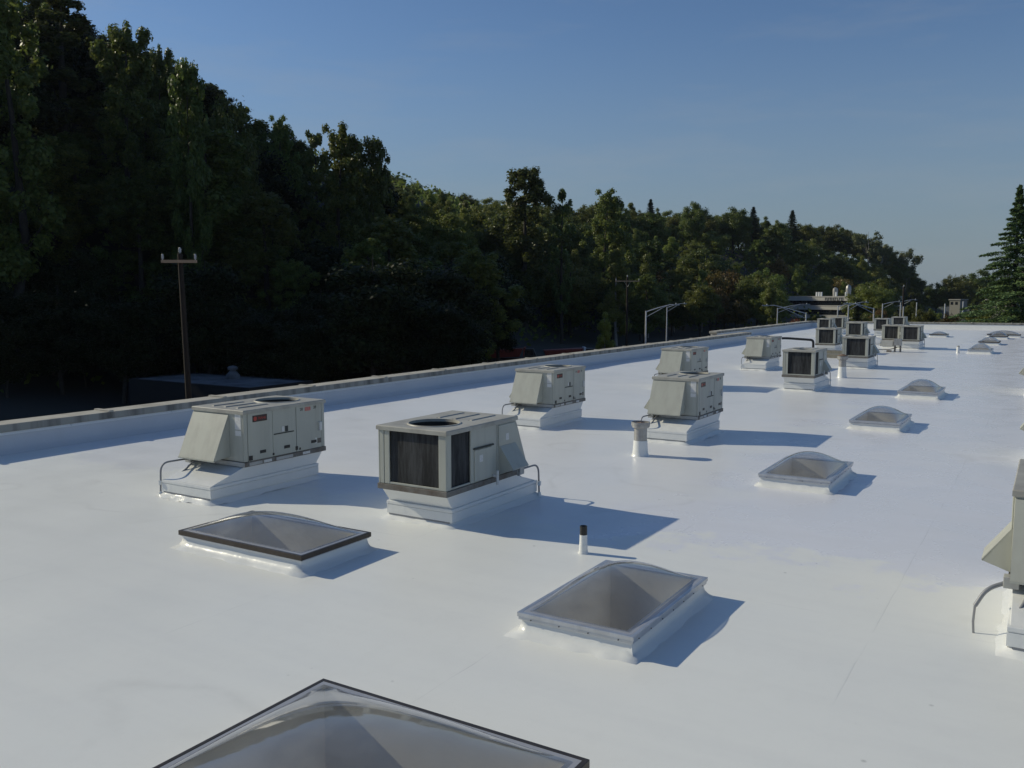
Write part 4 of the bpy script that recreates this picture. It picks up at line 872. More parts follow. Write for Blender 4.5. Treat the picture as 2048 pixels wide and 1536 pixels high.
 (-118.7,63.3,16.2,25.9,'shade_round',21.1,'left'), (-166.6,91.6,36.0,22.1,'shade_round',17.6,'left'), (-129.3,80.5,25.9,21.1,'shade_round',18.3,'left'),
 (-139.1,107.5,32.4,13.6,'cotton',7.9,'left'), (-142.0,80.5,34.2,16.4,'cotton',9.6,'left'), (-146.7,106.2,35.3,14.6,'shade_round',13.5,'left'),
 (-151.2,96.7,36.0,17.8,'shade_round',14.6,'left'), (-105.9,95.6,4.1,24.0,'shade_round',17.1,'left'), (-140.0,94.8,33.4,15.3,'shade_round',11.9,'left'),
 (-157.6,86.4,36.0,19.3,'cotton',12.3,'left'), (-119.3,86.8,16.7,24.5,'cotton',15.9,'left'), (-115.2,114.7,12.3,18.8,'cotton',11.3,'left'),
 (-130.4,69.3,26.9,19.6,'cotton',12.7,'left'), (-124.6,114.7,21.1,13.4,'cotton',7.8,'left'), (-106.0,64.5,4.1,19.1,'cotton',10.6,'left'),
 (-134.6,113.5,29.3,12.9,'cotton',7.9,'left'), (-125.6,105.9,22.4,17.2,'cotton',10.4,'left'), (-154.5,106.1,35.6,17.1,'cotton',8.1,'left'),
 (-110.9,125.2,8.0,21.4,'cotton',10.9,'left'), (-138.2,72.7,32.4,16.4,'shade_round',12.0,'left'), (-149.8,80.6,36.0,17.1,'shade_round',14.2,'left'),
 (-146.6,113.6,34.8,13.4,'shade_round',10.8,'left'), (-129.9,119.2,25.4,11.0,'shade_round',9.4,'left'), (-147.1,88.6,35.8,17.5,'cotton',11.2,'left'),
 (-123.0,120.4,19.4,14.5,'shade_round',11.6,'left'), (-96.3,108.4,-3.1,26.4,'cotton',14.0,'left'), (-95.6,69.0,-3.5,21.9,'cotton',10.5,'left'),
 (-160.8,110.6,35.3,19.3,'shade_round',15.2,'left'), (-93.3,88.5,-4.7,18.3,'cotton',9.0,'left'), (-184.4,96.6,36.0,21.2,'shade_round',18.8,'left'),
 (-116.5,102.8,14.0,20.8,'cotton',13.3,'left'), (-153.8,116.7,34.9,16.4,'shade_round',15.2,'left'), (-138.5,117.2,31.5,12.0,'shade_round',9.4,'left'),
 (-71.1,86.2,-7.0,20.9,'cotton',12.4,'left'), (-128.3,125.2,23.8,11.7,'shade_round',8.3,'left'), (-140.1,86.4,33.4,16.8,'cotton',8.0,'left'),
 (-85.7,79.7,-6.9,24.4,'cotton',12.5,'left'), (-82.1,105.5,-7.0,18.1,'shade_round',15.1,'leftfoot'), (-90.5,115.5,-5.9,13.4,'cotton',8.5,'leftfoot'),
 (-63.7,85.5,-7.0,15.1,'cotton',7.6,'leftfoot'), (-83.3,122.0,-7.0,19.3,'shade_round',16.5,'leftfoot'), (-77.4,76.6,-7.0,15.0,'cotton',7.2,'leftfoot'),
 (-87.0,86.8,-6.7,12.7,'cotton',7.7,'leftfoot'), (-71.6,108.8,-7.0,16.2,'cotton',8.9,'leftfoot'), (-65.3,95.4,-7.0,17.2,'shade_round',14.8,'leftfoot'),
 (-75.5,115.0,-7.0,18.9,'shade_round',15.4,'leftfoot'), (-72.1,101.5,-7.0,18.5,'cotton',10.4,'leftfoot'), (-107.4,81.7,5.4,13.4,'cotton',6.9,'leftfoot'),
 (-105.3,58.3,3.6,12.7,'shade_round',9.2,'leftfoot'), (-131.5,90.9,27.8,13.5,'shade_round',11.6,'leftfoot'), (-95.9,95.4,-3.3,15.4,'shade_round',13.5,'leftfoot'),
 (-66.2,104.4,-7.0,14.4,'shade_round',10.6,'leftfoot'), (-96.7,62.6,-2.8,13.3,'shade_round',10.2,'leftfoot'), (-114.6,95.0,12.1,15.8,'cotton',8.5,'leftfoot'),
 (-88.9,109.4,-6.3,14.2,'cotton',7.0,'leftfoot'), (-110.7,70.7,8.4,16.7,'cotton',9.2,'leftfoot'), (-104.5,110.6,2.7,16.2,'shade_round',12.5,'leftfoot'),
 (-113.0,76.5,10.6,14.0,'shade_round',10.5,'leftfoot'), (-102.2,80.9,1.0,17.6,'cotton',8.5,'leftfoot'), (-58.9,88.0,-7.0,16.5,'cotton',9.5,'leftfoot'),
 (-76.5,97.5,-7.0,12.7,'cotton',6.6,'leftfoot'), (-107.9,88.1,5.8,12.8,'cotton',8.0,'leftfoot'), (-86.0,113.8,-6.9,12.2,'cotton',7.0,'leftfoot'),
 (-68.8,79.9,-7.0,17.7,'cotton',9.1,'leftfoot'), (-74.0,92.9,-7.0,14.7,'cotton',9.2,'leftfoot'), (-67.4,61.4,-7.0,9.9,'shade_round',9.0,'leftfoot'),
 (-87.3,60.7,-6.7,9.6,'shade_round',7.8,'leftfoot'), (-86.1,52.6,-6.9,12.7,'shade_round',10.7,'leftfoot'), (-74.2,74.3,-7.0,10.2,'shade_round',8.3,'leftfoot'),
 (-69.4,72.7,-7.0,12.5,'shade_round',9.9,'leftfoot'), (-61.1,74.3,-7.0,15.4,'shade_round',13.0,'leftfoot'), (-73.9,60.8,-7.0,15.6,'shade_round',12.2,'leftfoot'),
 (-54.5,72.9,-7.0,10.6,'shade_round',8.1,'leftfoot'), (-80.3,69.6,-7.0,11.0,'shade_round',8.7,'leftfoot'), (-78.1,54.0,-7.0,11.6,'shade_round',10.2,'leftfoot'),
 (-57.5,67.6,-7.0,15.9,'shade_round',14.0,'leftfoot'), (-87.9,67.0,-6.6,11.4,'shade_round',8.6,'leftfoot'), (-82.6,63.7,-7.0,11.5,'shade_round',9.2,'leftfoot'),
 (-67.6,66.7,-7.0,10.7,'shade_round',9.1,'leftfoot'), (-92.3,49.3,-5.1,11.6,'shade_round',10.0,'leftfoot'), (-50.3,70.2,-7.0,11.1,'shade_round',8.5,'leftfoot'),
 (-76.0,65.9,-7.0,9.7,'shade_round',8.3,'leftfoot'), (-92.0,55.2,-5.3,9.2,'shade_round',7.3,'leftfoot'), (-57.2,79.2,-7.0,15.5,'shade_round',11.7,'leftfoot'),
 (-87.1,47.5,-6.7,9.0,'shade_round',7.3,'leftfoot'), (-64.2,78.5,-7.0,9.1,'shade_round',7.0,'leftfoot'), (-92.4,60.6,-5.1,9.1,'shade_round',7.7,'leftfoot'),
 (-80.9,58.6,-7.0,11.5,'shade_round',10.6,'leftfoot'), (-84.8,71.3,-7.0,11.9,'shade_round',10.5,'leftfoot'), (-76.2,70.7,-7.0,10.6,'shade_round',7.9,'leftfoot'),
 (-101.3,59.9,0.3,9.1,'shade_round',6.9,'leftfoot'), (-62.2,63.0,-7.0,9.1,'shade_round',7.2,'leftfoot'), (-63.3,68.4,-7.0,9.4,'shade_round',8.4,'leftfoot'),
 (-88.6,56.7,-6.4,9.4,'shade_round',7.4,'leftfoot'), (-71.6,68.2,-7.0,9.4,'shade_round',6.7,'leftfoot'), (-104.4,53.2,2.8,13.3,'shade_round',9.4,'leftfoot'),
 (-109.1,55.7,6.9,10.3,'shade_round',8.3,'leftfoot'), (-80.5,74.1,-7.0,9.1,'shade_round',7.2,'leftfoot'), (-92.4,66.1,-5.1,9.1,'shade_round',6.5,'leftfoot'),
 (-107.0,146.8,4.1,18.8,'round',13.9,'mid'), (-116.8,155.5,12.0,13.4,'round',11.3,'mid'), (-110.1,140.2,6.9,13.5,'round',12.9,'mid'),
 (-117.6,147.3,13.5,12.9,'round',9.4,'mid'), (-112.2,158.5,7.6,13.6,'birch',7.7,'mid'), (-124.0,160.1,18.0,9.4,'birch',4.5,'mid'),
 (-96.4,138.3,-3.3,19.4,'birch',8.8,'mid'), (-125.0,186.8,16.3,11.1,'birch',4.5,'mid'), (-124.1,170.9,17.0,11.0,'birch',5.9,'mid'),
 (-124.7,154.6,19.2,8.3,'round',6.8,'mid'), (-121.5,177.1,14.1,12.0,'birch',6.0,'mid'), (-121.8,150.5,17.1,10.3,'round',9.7,'mid'),
 (-131.2,157.2,24.2,7.8,'birch',3.8,'mid'), (-129.2,155.5,22.9,8.0,'round',5.9,'mid'), (-122.4,164.5,16.2,11.2,'birch',5.6,'mid'),
 (-124.0,183.6,15.7,10.5,'round',9.6,'mid'), (-97.2,183.6,-5.3,17.7,'birch',7.9,'mid'), (-94.2,200.7,-6.8,21.8,'birch',11.6,'mid'),
 (-93.3,177.2,-6.3,18.5,'round',16.8,'mid'), (-100.8,222.9,-3.0,17.8,'birch',9.7,'mid'), (-104.3,166.7,0.3,22.7,'round',17.3,'mid'),
 (-105.9,225.5,-0.3,15.7,'cotton',9.1,'mid'), (-112.3,203.1,2.5,19.3,'cotton',9.7,'mid'), (-82.4,191.4,-7.0,17.6,'round',12.5,'mid'),
 (-106.1,186.0,-0.3,20.2,'cotton',11.0,'mid'), (-85.1,182.2,-7.0,16.7,'cotton',10.9,'mid'), (-116.7,220.1,6.2,21.3,'round',15.7,'mid'),
 (-96.5,229.3,-4.3,22.9,'cotton',13.7,'mid'), (-111.8,189.0,4.0,16.2,'cotton',8.0,'mid'), (-102.6,199.2,-4.0,17.4,'cotton',10.1,'mid'),
 (-74.8,176.1,-7.0,15.2,'cotton',9.2,'mid'), (-93.0,216.5,-6.3,16.9,'round',13.4,'mid'), (-104.5,193.2,-2.2,16.7,'cotton',7.8,'mid'),
 (-119.4,160.4,14.0,11.2,'birch',5.3,'mid'), (-107.1,175.0,1.6,17.3,'birch',8.4,'mid'), (-117.6,164.9,11.8,13.6,'birch',7.2,'mid'),
 (-111.3,195.2,2.5,21.4,'birch',9.7,'mid'), (-86.4,205.4,-7.0,21.5,'birch',10.2,'mid'), (-130.6,214.0,16.5,12.5,'birch',6.3,'mid'),
 (-99.2,191.0,-4.9,19.6,'birch',8.5,'mid'), (-78.4,169.6,-7.0,20.7,'birch',10.5,'mid'), (-111.8,180.4,4.9,17.7,'cotton',9.8,'mid'),
 (-88.5,235.5,-6.2,14.4,'cotton',7.2,'slope'), (-87.8,227.1,-6.7,12.5,'birch',5.2,'slope'), (-48.3,300.6,-7.0,15.8,'birch',8.4,'slope'),
 (-107.5,266.7,2.0,13.2,'cotton',8.0,'slope'), (-84.8,217.5,-7.0,12.1,'round',11.8,'slope'), (-79.5,279.4,-5.7,14.9,'autumn',9.6,'slope'),
 (-83.2,242.7,-6.8,19.8,'autumn',11.9,'slope'), (-89.0,251.7,-5.3,18.2,'birch',8.0,'slope'), (-43.6,277.2,-7.0,12.6,'birch',5.2,'slope'),
 (-77.2,229.7,-7.0,14.6,'autumn',7.7,'slope'), (-77.0,217.0,-7.0,15.0,'round',10.9,'slope'), (-127.8,290.0,15.2,12.3,'round',11.8,'slope'),
 (-101.2,242.5,-1.6,18.0,'birch',9.7,'slope'), (-95.7,331.9,4.5,20.0,'cotton',10.2,'slope'), (-72.3,250.4,-7.0,18.9,'round',15.4,'slope'),
 (-69.9,349.7,-5.6,17.7,'autumn',11.0,'slope'), (-80.5,261.3,-6.5,16.4,'birch',7.2,'slope'), (-41.0,245.3,-7.0,14.3,'round',12.8,'slope'),
 (-90.2,336.5,2.1,17.7,'autumn',12.5,'slope'), (-45.6,285.2,-7.0,16.6,'round',13.2,'slope'), (-83.1,255.0,-6.3,19.4,'autumn',13.3,'slope'),
 (-130.5,283.5,15.3,15.4,'birch',7.8,'slope'), (-116.0,271.3,6.5,13.0,'round',12.3,'slope'), (-104.2,248.2,-0.1,13.7,'birch',7.2,'slope'),
 (-114.3,277.6,6.8,16.5,'birch',8.4,'slope'), (-101.6,277.9,1.2,19.5,'cotton',12.8,'slope'), (-99.4,261.2,-1.5,16.1,'round',13.4,'slope'),
 (-81.4,332.8,-2.4,18.3,'birch',9.5,'slope'), (-65.8,335.8,-6.7,15.2,'birch',6.8,'slope'), (-128.2,315.1,18.8,12.1,'round',9.7,'slope'),
 (-120.8,275.7,9.5,16.8,'birch',7.4,'slope'), (-87.1,277.3,-4.0,18.1,'birch',10.1,'slope'), (-74.9,259.5,-7.0,16.4,'birch',9.3,'slope'),
 (-56.0,331.9,-7.0,15.1,'round',10.5,'slope'), (-66.0,241.9,-7.0,14.4,'round',10.9,'slope'), (-83.5,236.5,-6.9,17.7,'birch',7.6,'slope'),
 (-89.5,258.7,-4.8,18.7,'birch',8.7,'slope'), (-133.9,289.7,17.8,12.9,'birch',7.4,'slope'), (-111.7,263.8,3.7,15.3,'birch',7.3,'slope'),
 (-140.9,310.2,22.6,10.5,'autumn',6.1,'slope'), (-42.8,259.0,-7.0,15.5,'round',13.1,'slope'), (-83.6,346.2,-0.3,15.7,'cotton',7.9,'slope'),
 (-96.4,210.9,-5.7,13.3,'birch',6.2,'slope'), (-97.9,236.7,-3.3,16.7,'autumn',11.4,'slope'), (-106.2,350.4,13.3,9.4,'birch',4.5,'slope'),
 (-153.0,360.7,24.1,11.2,'birch',5.9,'slope'), (-107.7,358.3,15.5,14.0,'birch',6.5,'slope'), (-156.4,365.1,24.0,10.3,'birch',4.5,'slope'),
 (-136.0,374.2,23.8,9.3,'birch',4.0,'slope'), (-102.4,401.1,17.1,10.5,'round',8.4,'slope'), (-50.3,351.8,-7.0,13.3,'birch',6.3,'slope'),
 (-65.3,461.1,-2.7,13.1,'birch',7.2,'slope'), (-82.1,426.2,5.9,13.8,'round',11.5,'slope'), (-79.0,352.5,-2.0,9.8,'birch',5.3,'slope'),
 (-94.9,337.4,4.8,10.3,'birch',4.4,'slope'), (-134.3,324.0,22.1,8.8,'birch',4.4,'slope'), (-96.1,443.8,17.7,11.3,'birch',6.4,'slope'),
 (-68.4,397.7,-4.4,10.0,'birch',5.6,'slope'), (-135.7,379.0,23.7,12.1,'birch',6.3,'slope'), (-72.0,378.9,-3.6,11.7,'birch',6.1,'slope'),
 (-129.9,406.6,23.1,10.7,'round',10.2,'slope'), (-67.4,432.6,-3.2,13.1,'round',11.2,'slope'), (-131.6,395.7,23.4,13.4,'round',13.1,'slope'),
 (-57.8,373.4,-7.0,9.2,'round',8.2,'slope'), (-108.8,428.2,21.9,12.1,'round',8.7,'slope'), (-144.8,343.4,24.2,10.6,'round',9.3,'slope'),
 (-134.1,316.2,21.1,8.8,'birch',4.6,'slope'), (-147.2,385.8,23.6,10.6,'round',9.0,'slope'), (-133.6,340.1,23.4,9.3,'round',7.7,'slope'),
 (-147.0,372.8,23.9,11.4,'round',9.6,'slope'), (-65.1,395.5,-5.6,9.2,'round',7.5,'slope'), (-75.0,347.4,-4.0,10.4,'round',10.2,'slope'),
 (-163.8,401.2,23.2,12.4,'round',11.1,'slope'), (-56.5,389.4,-7.0,13.3,'birch',6.9,'slope'), (-88.9,423.1,10.5,12.2,'round',10.0,'slope'),
 (-103.6,373.7,15.1,13.9,'round',13.5,'slope'), (-112.5,391.5,21.2,9.2,'round',9.0,'slope'), (-89.0,432.2,11.7,12.7,'round',12.2,'slope'),
 (-74.3,433.8,1.1,11.8,'round',10.3,'slope'), (-159.4,398.1,23.3,9.0,'round',6.6,'slope'), (-76.6,405.3,0.4,9.9,'round',9.3,'slope'),
 (-137.0,330.9,23.4,7.8,'round',7.1,'slope'), (-161.3,405.5,23.2,9.1,'birch',5.0,'slope'), (-106.9,361.2,15.5,9.1,'round',7.2,'slope'),
 (-17.9,522.8,-7.0,14.2,'round',12.8,'far'), (-32.0,582.8,-7.0,10.8,'round',8.9,'far'), (-31.5,532.4,-7.0,10.1,'round',9.3,'far'),
 (-27.1,630.2,-7.0,13.4,'birch',7.2,'far'), (-49.9,596.3,-7.0,14.0,'birch',5.9,'far'), (-40.4,573.0,-7.0,15.3,'round',14.4,'far'),
 (-22.1,604.1,-7.0,15.9,'round',14.3,'far'), (-46.0,553.9,-7.0,10.1,'round',9.7,'far'), (-22.5,578.4,-7.0,11.3,'round',10.2,'far'),
 (-37.1,542.9,-7.0,13.3,'birch',6.7,'far'), (-42.0,503.5,-7.0,12.7,'birch',6.6,'far'), (-61.1,484.4,-3.7,10.8,'round',8.5,'far'),
 (-57.0,487.0,-5.5,7.8,'birch',4.1,'far'), (-40.2,629.6,-7.0,16.7,'round',13.0,'far'), (-45.7,520.8,-7.0,15.0,'round',11.4,'far'),
 (-49.2,578.9,-7.0,13.1,'round',11.2,'far'), (-33.5,626.4,-7.0,12.2,'round',10.9,'far'), (-49.9,600.1,-7.0,10.2,'birch',4.9,'far'),
 (-8.1,215.0,-7.0,7.9,'round',5.6,'behind'), (-16.5,205.0,-7.0,6.5,'autumn',4.6,'behind'), (-16.0,174.5,-7.0,6.6,'birch',3.0,'behind'),
 (-26.1,238.1,-7.0,7.7,'birch',3.3,'behind'), (-6.7,255.5,-7.0,6.9,'round',6.2,'behind'), (-25.8,211.9,-7.0,8.7,'birch',3.8,'behind'),
 (-13.7,204.8,-7.0,6.7,'autumn',4.3,'behind'), (-20.0,194.5,-7.0,7.1,'round',6.1,'behind'), (-21.9,201.7,-7.0,8.3,'round',5.8,'behind'),
 (-37.1,232.5,-7.0,8.3,'autumn',5.3,'behind'), (-7.6,211.1,-7.0,9.0,'birch',4.8,'behind'), (-27.3,213.6,-7.0,8.2,'birch',3.4,'behind'),
 (-31.7,191.9,-7.0,7.5,'round',7.1,'behind'), (-14.3,225.6,-7.0,6.2,'autumn',3.8,'behind'),
]

# ------------------------------------------------------------------ trees
def leaf_mesh(name, P, N, S, m, seed, asp=.6):
    g_ = np.random.default_rng(seed); n = len(P)
    N = N / np.maximum(1e-6, np.linalg.norm(N, axis=1, keepdims=True))
    T = np.cross(N, g_.normal(size=(n, 3))); T /= np.maximum(1e-6, np.linalg.norm(T, axis=1, keepdims=True)); B = np.cross(N, T)
    S = S[:, None]
    V = np.stack([P - T * S, P + B * S * asp - T * S * .1, P + T * S, P - B * S * asp - T * S * .1], 1).reshape(-1, 3)
    me = bpy.data.meshes.new(name); me.vertices.add(4 * n); me.vertices.foreach_set('co', V.ravel())
    me.loops.add(4 * n); me.loops.foreach_set('vertex_index', np.arange(4 * n)); me.polygons.add(n)
    me.polygons.foreach_set('loop_start', np.arange(n) * 4); me.update(calc_edges=True); me.materials.append(m); return me
def unit_vecs(g_, n):
    v = g_.normal(size=(n, 3)); return v / np.linalg.norm(v, axis=1, keepdims=True)

def tree_protos(kind, seed, n, leaf, H=20.0, W=10.0):
    """returns (crown mesh, trunk mesh) of a tree H tall and W wide"""
    g_ = np.random.default_rng(seed); R_ = W / 2; cl = []          # clumps: centre, radius, vertical stretch
    if kind in ('round', 'autumn', 'red', 'shade_round'):
        for _ in range(95):
            d = unit_vecs(g_, 1)[0]; rad = g_.uniform(.25, .86); zc = .56 * H
            wob = 1 + .18 * sin(3 * math.atan2(d[1], d[0]) + seed)
            cl.append((np.array([d[0] * R_ * rad * wob, d[1] * R_ * rad * wob, zc + d[2] * .40 * H * rad]), R_ * g_.uniform(.13, .27), .85))
    elif kind == 'birch':
        for _ in range(40):
            t = g_.uniform(0, 1) ** .85; a = g_.uniform(0, 2 * pi); rr_ = R_ * (1 - t * .78) * g_.uniform(.2, .85)
            cl.append((np.array([cos(a) * rr_, sin(a) * rr_, H * (.16 + .80 * t)]), R_ * g_.uniform(.15, .28) * (1 - .35 * t), 1.1))
    elif kind in ('cotton', 'poplar'):
        nc = 120 if kind == 'cotton' else 80
        for _ in range(nc):         # a tall egg-shaped crown, widest below the middle
            t = g_.uniform(0, 1); a = g_.uniform(0, 2 * pi)
            env = (sin(pi * (.13 + t * .74)) ** .75) * (.78 + .22 * sin(pi * t)); lob = 1 + .26 * sin(2 * a + 6 * t + seed) + .12 * sin(5 * a - 9 * t)
            rr_ = R_ * env * lob * g_.uniform(.25, .92); z = H * (.20 + .76 * t)
            cl.append((np.array([cos(a) * rr_, sin(a) * rr_, z]), R_ * g_.uniform(.10, .20) * (1.1 - .3 * t), 1.2))
        for _ in range(16 if kind == 'cotton' else 8):      # upright tufts that roughen the top
            a = g_.uniform(0, 2 * pi); rr_ = R_ * g_.uniform(0, .62); z = H * (.985 - .26 * (rr_ / R_) ** 1.4 - g_.uniform(0, .07))
            cl.append((np.array([cos(a) * rr_, sin(a) * rr_, z - .02 * H]), R_ * g_.uniform(.06, .10), 2.4))
    elif kind == 'sparse':
        for _ in range(26):
            d = unit_vecs(g_, 1)[0]; rad = g_.uniform(.55, .95)
            cl.append((np.array([d[0] * R_ * rad, d[1] * R_ * rad, .62 * H + d[2] * .34 * H * rad]), R_ * g_.uniform(.13, .24), .9))
    if kind in ('fir', 'cedar'):
        P = []; N = []; limbs = []
        nb = 150 if kind == 'fir' else 150
        for k in range(nb):
            t = (k + g_.uniform(0, 1)) / nb; z = H * (.08 + .90 * t); a = k * 2.399 + g_.uniform(-.3, .3)
            if kind == 'fir': ln = R_ * (1 - t) ** .85 * g_.uniform(.72, 1.08) + .12; droop = .28
            else: ln = R_ * ((1 - t) ** 1.2) * (g_.uniform(.85, 1.15) if k % 4 == 0 else g_.uniform(.45, .85)) + .25; droop = .20
            m_ = max(10, int(n / nb * (1.6 * (1 - t) + .35)))
            s_ = g_.uniform(.08, 1, m_) ** .75
            side = g_.normal(size=m_) * ln * .13 * (1.15 - s_)
            hang = g_.uniform(0, 1, m_) ** 2 * (.05 * H * .5 if kind == 'cedar' else .012 * H) * (1.2 - s_)
            rise = (ln * .10 * s_ - droop * ln * s_ ** 2) if kind == 'cedar' else (-droop * ln * s_)
            x = cos(a) * ln * s_ - sin(a) * side; y = sin(a) * ln * s_ + cos(a) * side
            P.append(np.stack([x, y, z + rise - hang + g_.normal(size=m_) * .05], 1)); N.append(np.stack([g_.normal(size=m_) * .5, g_.normal(size=m_) * .5, np.ones(m_)], 1))
            if k % 3 == 0: limbs.append(((0, 0, z), (cos(a) * ln * .85, sin(a) * ln * .85, z + (ln * .08 - droop * ln * .7 if kind == 'cedar' else -droop * ln * .8)), .03 + .05 * (1 - t)))
        P = np.concatenate(P); N = np.concatenate(N)
    else:
        wts = np.array([c[1] ** 2 * c[2] for c in cl]); cnt = np.maximum(12, (n * wts / wts.sum()).astype(int)); P = []; N = []
        for (c, rad, st), m_ in zip(cl, cnt):
            d = unit_vecs(g_, m_); rr_ = rad * g_.uniform(.35, 1.25, m_)[:, None]
            P.append(c + d * rr_ * np.array([1, 1, st])); N.append(d * .9 + g_.normal(size=(m_, 3)) * .42 + np.array([0, 0, .30]))
        k_ = len(cl) * 6; ci = g_.integers(0, len(cl), k_); d = unit_vecs(g_, k_)         # loose sprays that soften the clumps
        P.append(np.array([cl[i][0] for i in ci]) + d * np.array([cl[i][1] for i in ci])[:, None] * g_.uniform(1.0, 1.6, k_)[:, None]); N.append(d + g_.normal(size=(k_, 3)) * .5)
        P = np.concatenate(P); N = np.concatenate(N)
        order = sorted(range(len(cl)), key=lambda i: -cl[i][1])[:9 if kind != 'sparse' else 16]
        limbs = [((0, 0, max(.16 * H, cl[i][0][2] * .62)), tuple(cl[i][0]), .05 + .09 * cl[i][1] / R_) for i in order]
    S = leaf * g_.uniform(.6, 1.35, len(P))
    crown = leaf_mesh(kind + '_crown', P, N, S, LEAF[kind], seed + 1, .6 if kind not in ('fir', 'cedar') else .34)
    t = MB(); r0 = H * .014
    bend = g_.normal(size=2) * .012 * H
    t.tube([(0, 0, -1.5), (0, 0, .02 * H), (bend[0], bend[1], .3 * H), (bend[0] * .6, bend[1] * .6, .62 * H), (0, 0, .92 * H)], [r0 * 1.5, r0 * 1.1, r0 * .85, r0 * .5, r0 * .1], 9)
    for a, b, rr_ in limbs:
        a = Vector(a); b = Vector(b); mid = (a + b) / 2 + Vector((0, 0, -.02 * H)) if kind not in ('fir', 'cedar') else (a + b) / 2 + Vector((0, 0, .02 * H)); t.tube([a, mid, b], [rr_ * H * .05, rr_ * H * .035, rr_ * H * .012], 5)
    trunk = t.mesh(kind + '_trunk', 60); trunk.materials.append(M['palebark' if kind in ('birch', 'sparse') else 'bark'])
    return crown, trunk

PR = {}
ASPECT = {'cotton': (36, 12), 'poplar': (34, 8.5), 'round': (22, 14), 'shade_round': (22, 14), 'birch': (20, 10), 'fir': (24, 8), 'autumn': (12, 9), 'red': (10, 7), 'sparse': (24, 15)}
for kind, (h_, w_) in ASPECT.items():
    near = {'cotton': 24000, 'poplar': 16000, 'round': 24000, 'shade_round': 22000, 'birch': 16000, 'fir': 11000, 'autumn': 6000, 'red': 5000, 'sparse': 3800}[kind]
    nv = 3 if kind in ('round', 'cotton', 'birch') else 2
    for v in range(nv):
        PR[kind, v] = tree_protos(kind, 11 * len(PR) + 5, near, {'cotton': .26, 'poplar': .25, 'round': .25, 'shade_round': .25, 'birch': .21, 'fir': .36, 'autumn': .24, 'red': .2, 'sparse': .40}[kind], h_, w_)

HERO = {
 'h0': 'huge dark cottonwood filling the top left corner', 'h1': 'pale green poplar whose crown is cut by the top edge', 'h2': 'tall airy cottonwood with sky showing through, next to the pale poplar',
 'h3': 'slim tree leaning out from the airy cottonwood', 'h4': 'dark pointed tree between the airy cottonwood and the olive tree', 'h5': 'rounded olive-green tree sloping down the skyline past the dark pointed tree',
 'h6': 'airy tree on the skyline dip before the spiky cottonwood', 'h7': 'narrow poplar at the side of the spiky cottonwood', 'h8': 'big spiky-topped cottonwood at the end of the near wood', 'h9': 'dark tree ending the near wood against open sky',
 'h10': 'tall round-headed cottonwood standing out above the middle of the hill', 'h11': 'narrow dark poplar touching the tall round-headed cottonwood', 'h12': 'broad green cottonwood right of the tall round-headed one',
 'h13': 'light green columnar tree with pale trunk left of the tall round-headed cottonwood', 'h14': 'yellowish low tree catching sun below the hill crest', 'h15': 'small bright green tree beside the tall two-bar street lamp',
 'h16': 'lone pointed fir on the hill crest right of the broad cottonwood', 'h17': 'single rounded tree standing up from the hill crest', 'h18': 'dark fir tip on the crest of the far hill', 'h19': 'ragged fir at the crest where the far hill starts to fall',
 'h20': 'open-crowned tree on the falling end of the hill', 'h21': 'smaller open-crowned tree lower on the falling end of the hill', 'h22': 'lone see-through tree against the sky past the hill end', 'h23': 'broad rounded tree on the far hill crest between two firs', 'h24': 'rounded tree on the shoulder of the far hill, left of the open-crowned tree',
 'h25': 'wide yellow-green tree in the middle of the far slope', 'h26': 'greyish light tree on the far slope above the far utility pole', 'h27': 'yellow-green rounded tree low on the slope left of the office', 'h28': 'brownish orange bushy tree at the foot of the slope', 'h29': 'bright yellow-green tree beside the office building',
 'h30': 'orange autumn tree behind the office building roof', 'h31': 'dark red tree behind the office building roof', 'h32': 'small dark conifer in front of the office building', 'h33': 'low orange-red shrub just over the set-back parapet',
 'h34': 'rounded far tree right of the gap in the hills', 'h35': 'rounded far tree at the edge of the gap in the hills', 'h36': 'broad far tree just left of the cedar', 'h37': 'broad far tree mostly hidden by the cedar',
 'h38': 'leafy shrub behind the far parapet among white posts', 'h39': 'reddish-brown shrub behind the far parapet among white posts', 'h40': 'green tree behind the farthest air conditioner', 'h41': 'small green tree in front of the office windows', 'h42': 'green shrub at the foot of the cedar'}
FILL = {
 'ridge': ('in the continuous wood along the hill crest', 'trees along the hill crest'), 'end': ('on the end of the hill falling towards the gap', 'trees on the falling hill end'),
 'left': ('in the shaded wood behind the near utility pole', 'shaded wood behind the near utility pole'), 'leftfoot': ('in the black shade at the foot of the near wood', 'trees at the foot of the near wood'),
 'mid': ('in the wood around the tall round-headed cottonwood', 'wood round the tall cottonwood'), 'slope': ('on the sunlit slope of the far hill', 'trees on the far slope'),
 'far': ('in the hazy wood beyond the gap', 'hazy far wood'), 'behind': ('standing low behind the far parapet', 'low trees behind the far parapet')}
NAME = {'cotton': 'cottonwood_tree', 'poplar': 'poplar_tree', 'round': 'maple_tree', 'shade_round': 'shade_darkened_tree', 'birch': 'alder_tree', 'fir': 'fir_tree', 'autumn': 'autumn_tree', 'red': 'red_tree', 'sparse': 'open_crowned_tree'}
LOOK = {'cotton': 'spreading cottonwood', 'poplar': 'narrow upright poplar', 'round': 'rounded broad-leaved tree', 'shade_round': 'broad-leaved tree with shade painted into its leaves', 'birch': 'light green tapering tree', 'fir': 'pointed fir', 'autumn': 'orange-tinged tree', 'red': 'reddish tree'}
tr = random.Random(21)
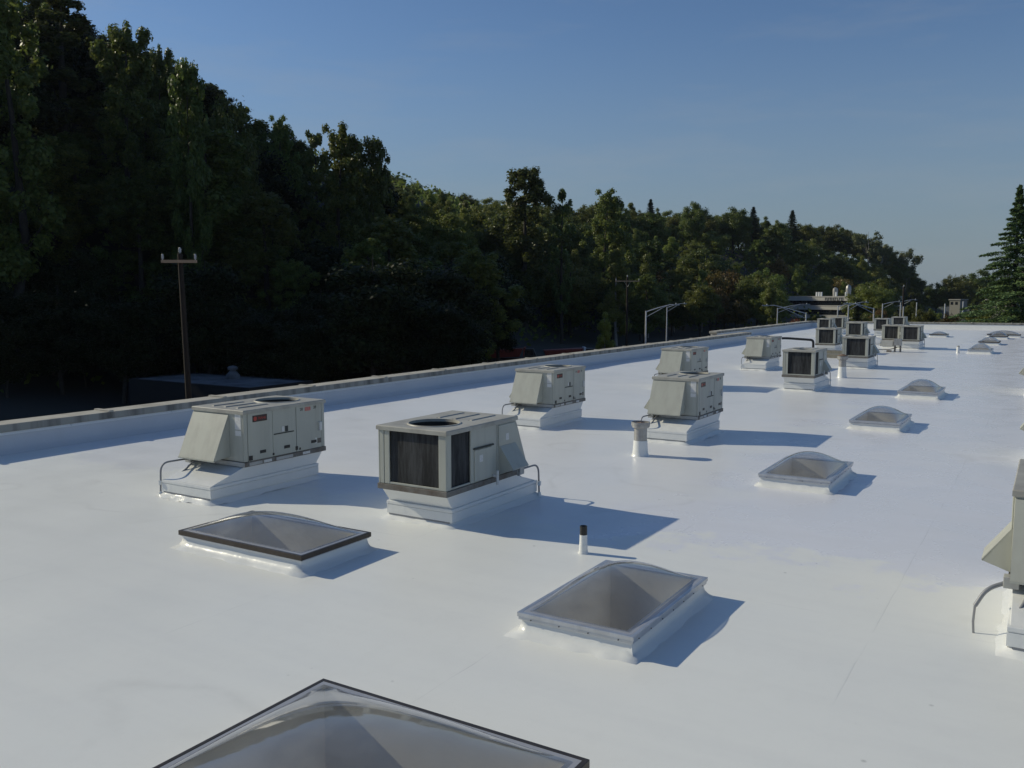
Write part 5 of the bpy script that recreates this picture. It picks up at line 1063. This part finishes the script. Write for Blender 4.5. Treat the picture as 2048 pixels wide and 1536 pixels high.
for (x, y, z, h_, kind, w_, tg) in TREES:
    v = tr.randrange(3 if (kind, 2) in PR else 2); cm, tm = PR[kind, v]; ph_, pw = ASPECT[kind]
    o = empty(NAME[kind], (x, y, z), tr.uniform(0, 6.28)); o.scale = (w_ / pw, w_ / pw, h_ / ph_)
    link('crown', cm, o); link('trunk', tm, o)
    if tg in HERO: tag(o, HERO[tg], 'tree')
    else: tag(o, LOOK[kind] + ' ' + FILL[tg][0], 'tree', FILL[tg][1])

# big cedar at the right
cm, tm = tree_protos('cedar', 77, 56000, .25, 26.4, 25.0)
o = empty('cedar_tree', (-5.2, 143.4, GZ), 2.2); tag(o, 'big cedar with long drooping branches at the picture edge', 'tree'); link('crown', cm, o); link('trunk', tm, o)

# pink flowering shrub by the lamp
g_ = np.random.default_rng(5)
# the same wood going on beyond the view, towards the sun; it shades the yard
n = 60000
cx_ = g_.uniform(-180, -104, 150); cy_ = g_.uniform(-88, 60, 150); ci = g_.integers(0, 150, n)
hh_ = g_.uniform(14, 24, 150); d_ = unit_vecs(g_, n) * (g_.uniform(.4, 1, n)[:, None])
P = np.stack([cx_[ci] + d_[:, 0] * 5.5, cy_[ci] + d_[:, 1] * 5.5, np.array([terrain(a, b) for a, b in zip(cx_, cy_)])[ci] + hh_[ci] * (.56 + .42 * d_[:, 2])], 1)
me = leaf_mesh('woodland', P, d_ + g_.normal(size=P.shape) * .4, g_.uniform(.5, 1.1, n), LEAF['round'], 19)
tag(link('woodland', me), 'wood continuing along the slope outside the picture', kind='stuff')
# undergrowth that hides the ground of the slope
n = 60000; X_ = g_.uniform(-230, -45, n); Y_ = g_.uniform(20, 560, n); Z_ = np.array([terrain(a, b) for a, b in zip(X_, Y_)])
k = Z_ > -6.6; X_, Y_, Z_ = X_[k], Y_[k], Z_[k]
P = np.stack([X_, Y_, Z_ + g_.uniform(0, 1, len(X_)) ** 1.6 * 5.0], 1)
me = leaf_mesh('undergrowth', P, g_.normal(size=P.shape) + np.array([.3, 0, .6]), g_.uniform(.35, .75, len(P)), LEAF['round'], 9)
tag(link('undergrowth', me), 'dense dark undergrowth covering the wooded slope', kind='stuff')

# ------------------------------------------------------------------ thin autumn haze over the valley
hv = bpy.data.materials.new('valley_haze'); hv.use_nodes = True; hn = hv.node_tree.nodes; hn.clear()
ho = hn.new('ShaderNodeOutputMaterial'); pv = hn.new('ShaderNodeVolumePrincipled'); pv.inputs['Color'].default_value = (0.72, 0.84, 1.0, 1); pv.inputs['Density'].default_value = 0.00005; pv.inputs['Anisotropy'].default_value = 0.2
hv.node_tree.links.new(pv.outputs[0], ho.inputs['Volume'])
q = MB(); q.box(-3100, 3100, -1600, 4600, -8.5, 66); o = q.build('haze', hv); tag(o, 'thin bluish haze hanging over the valley', kind='stuff')
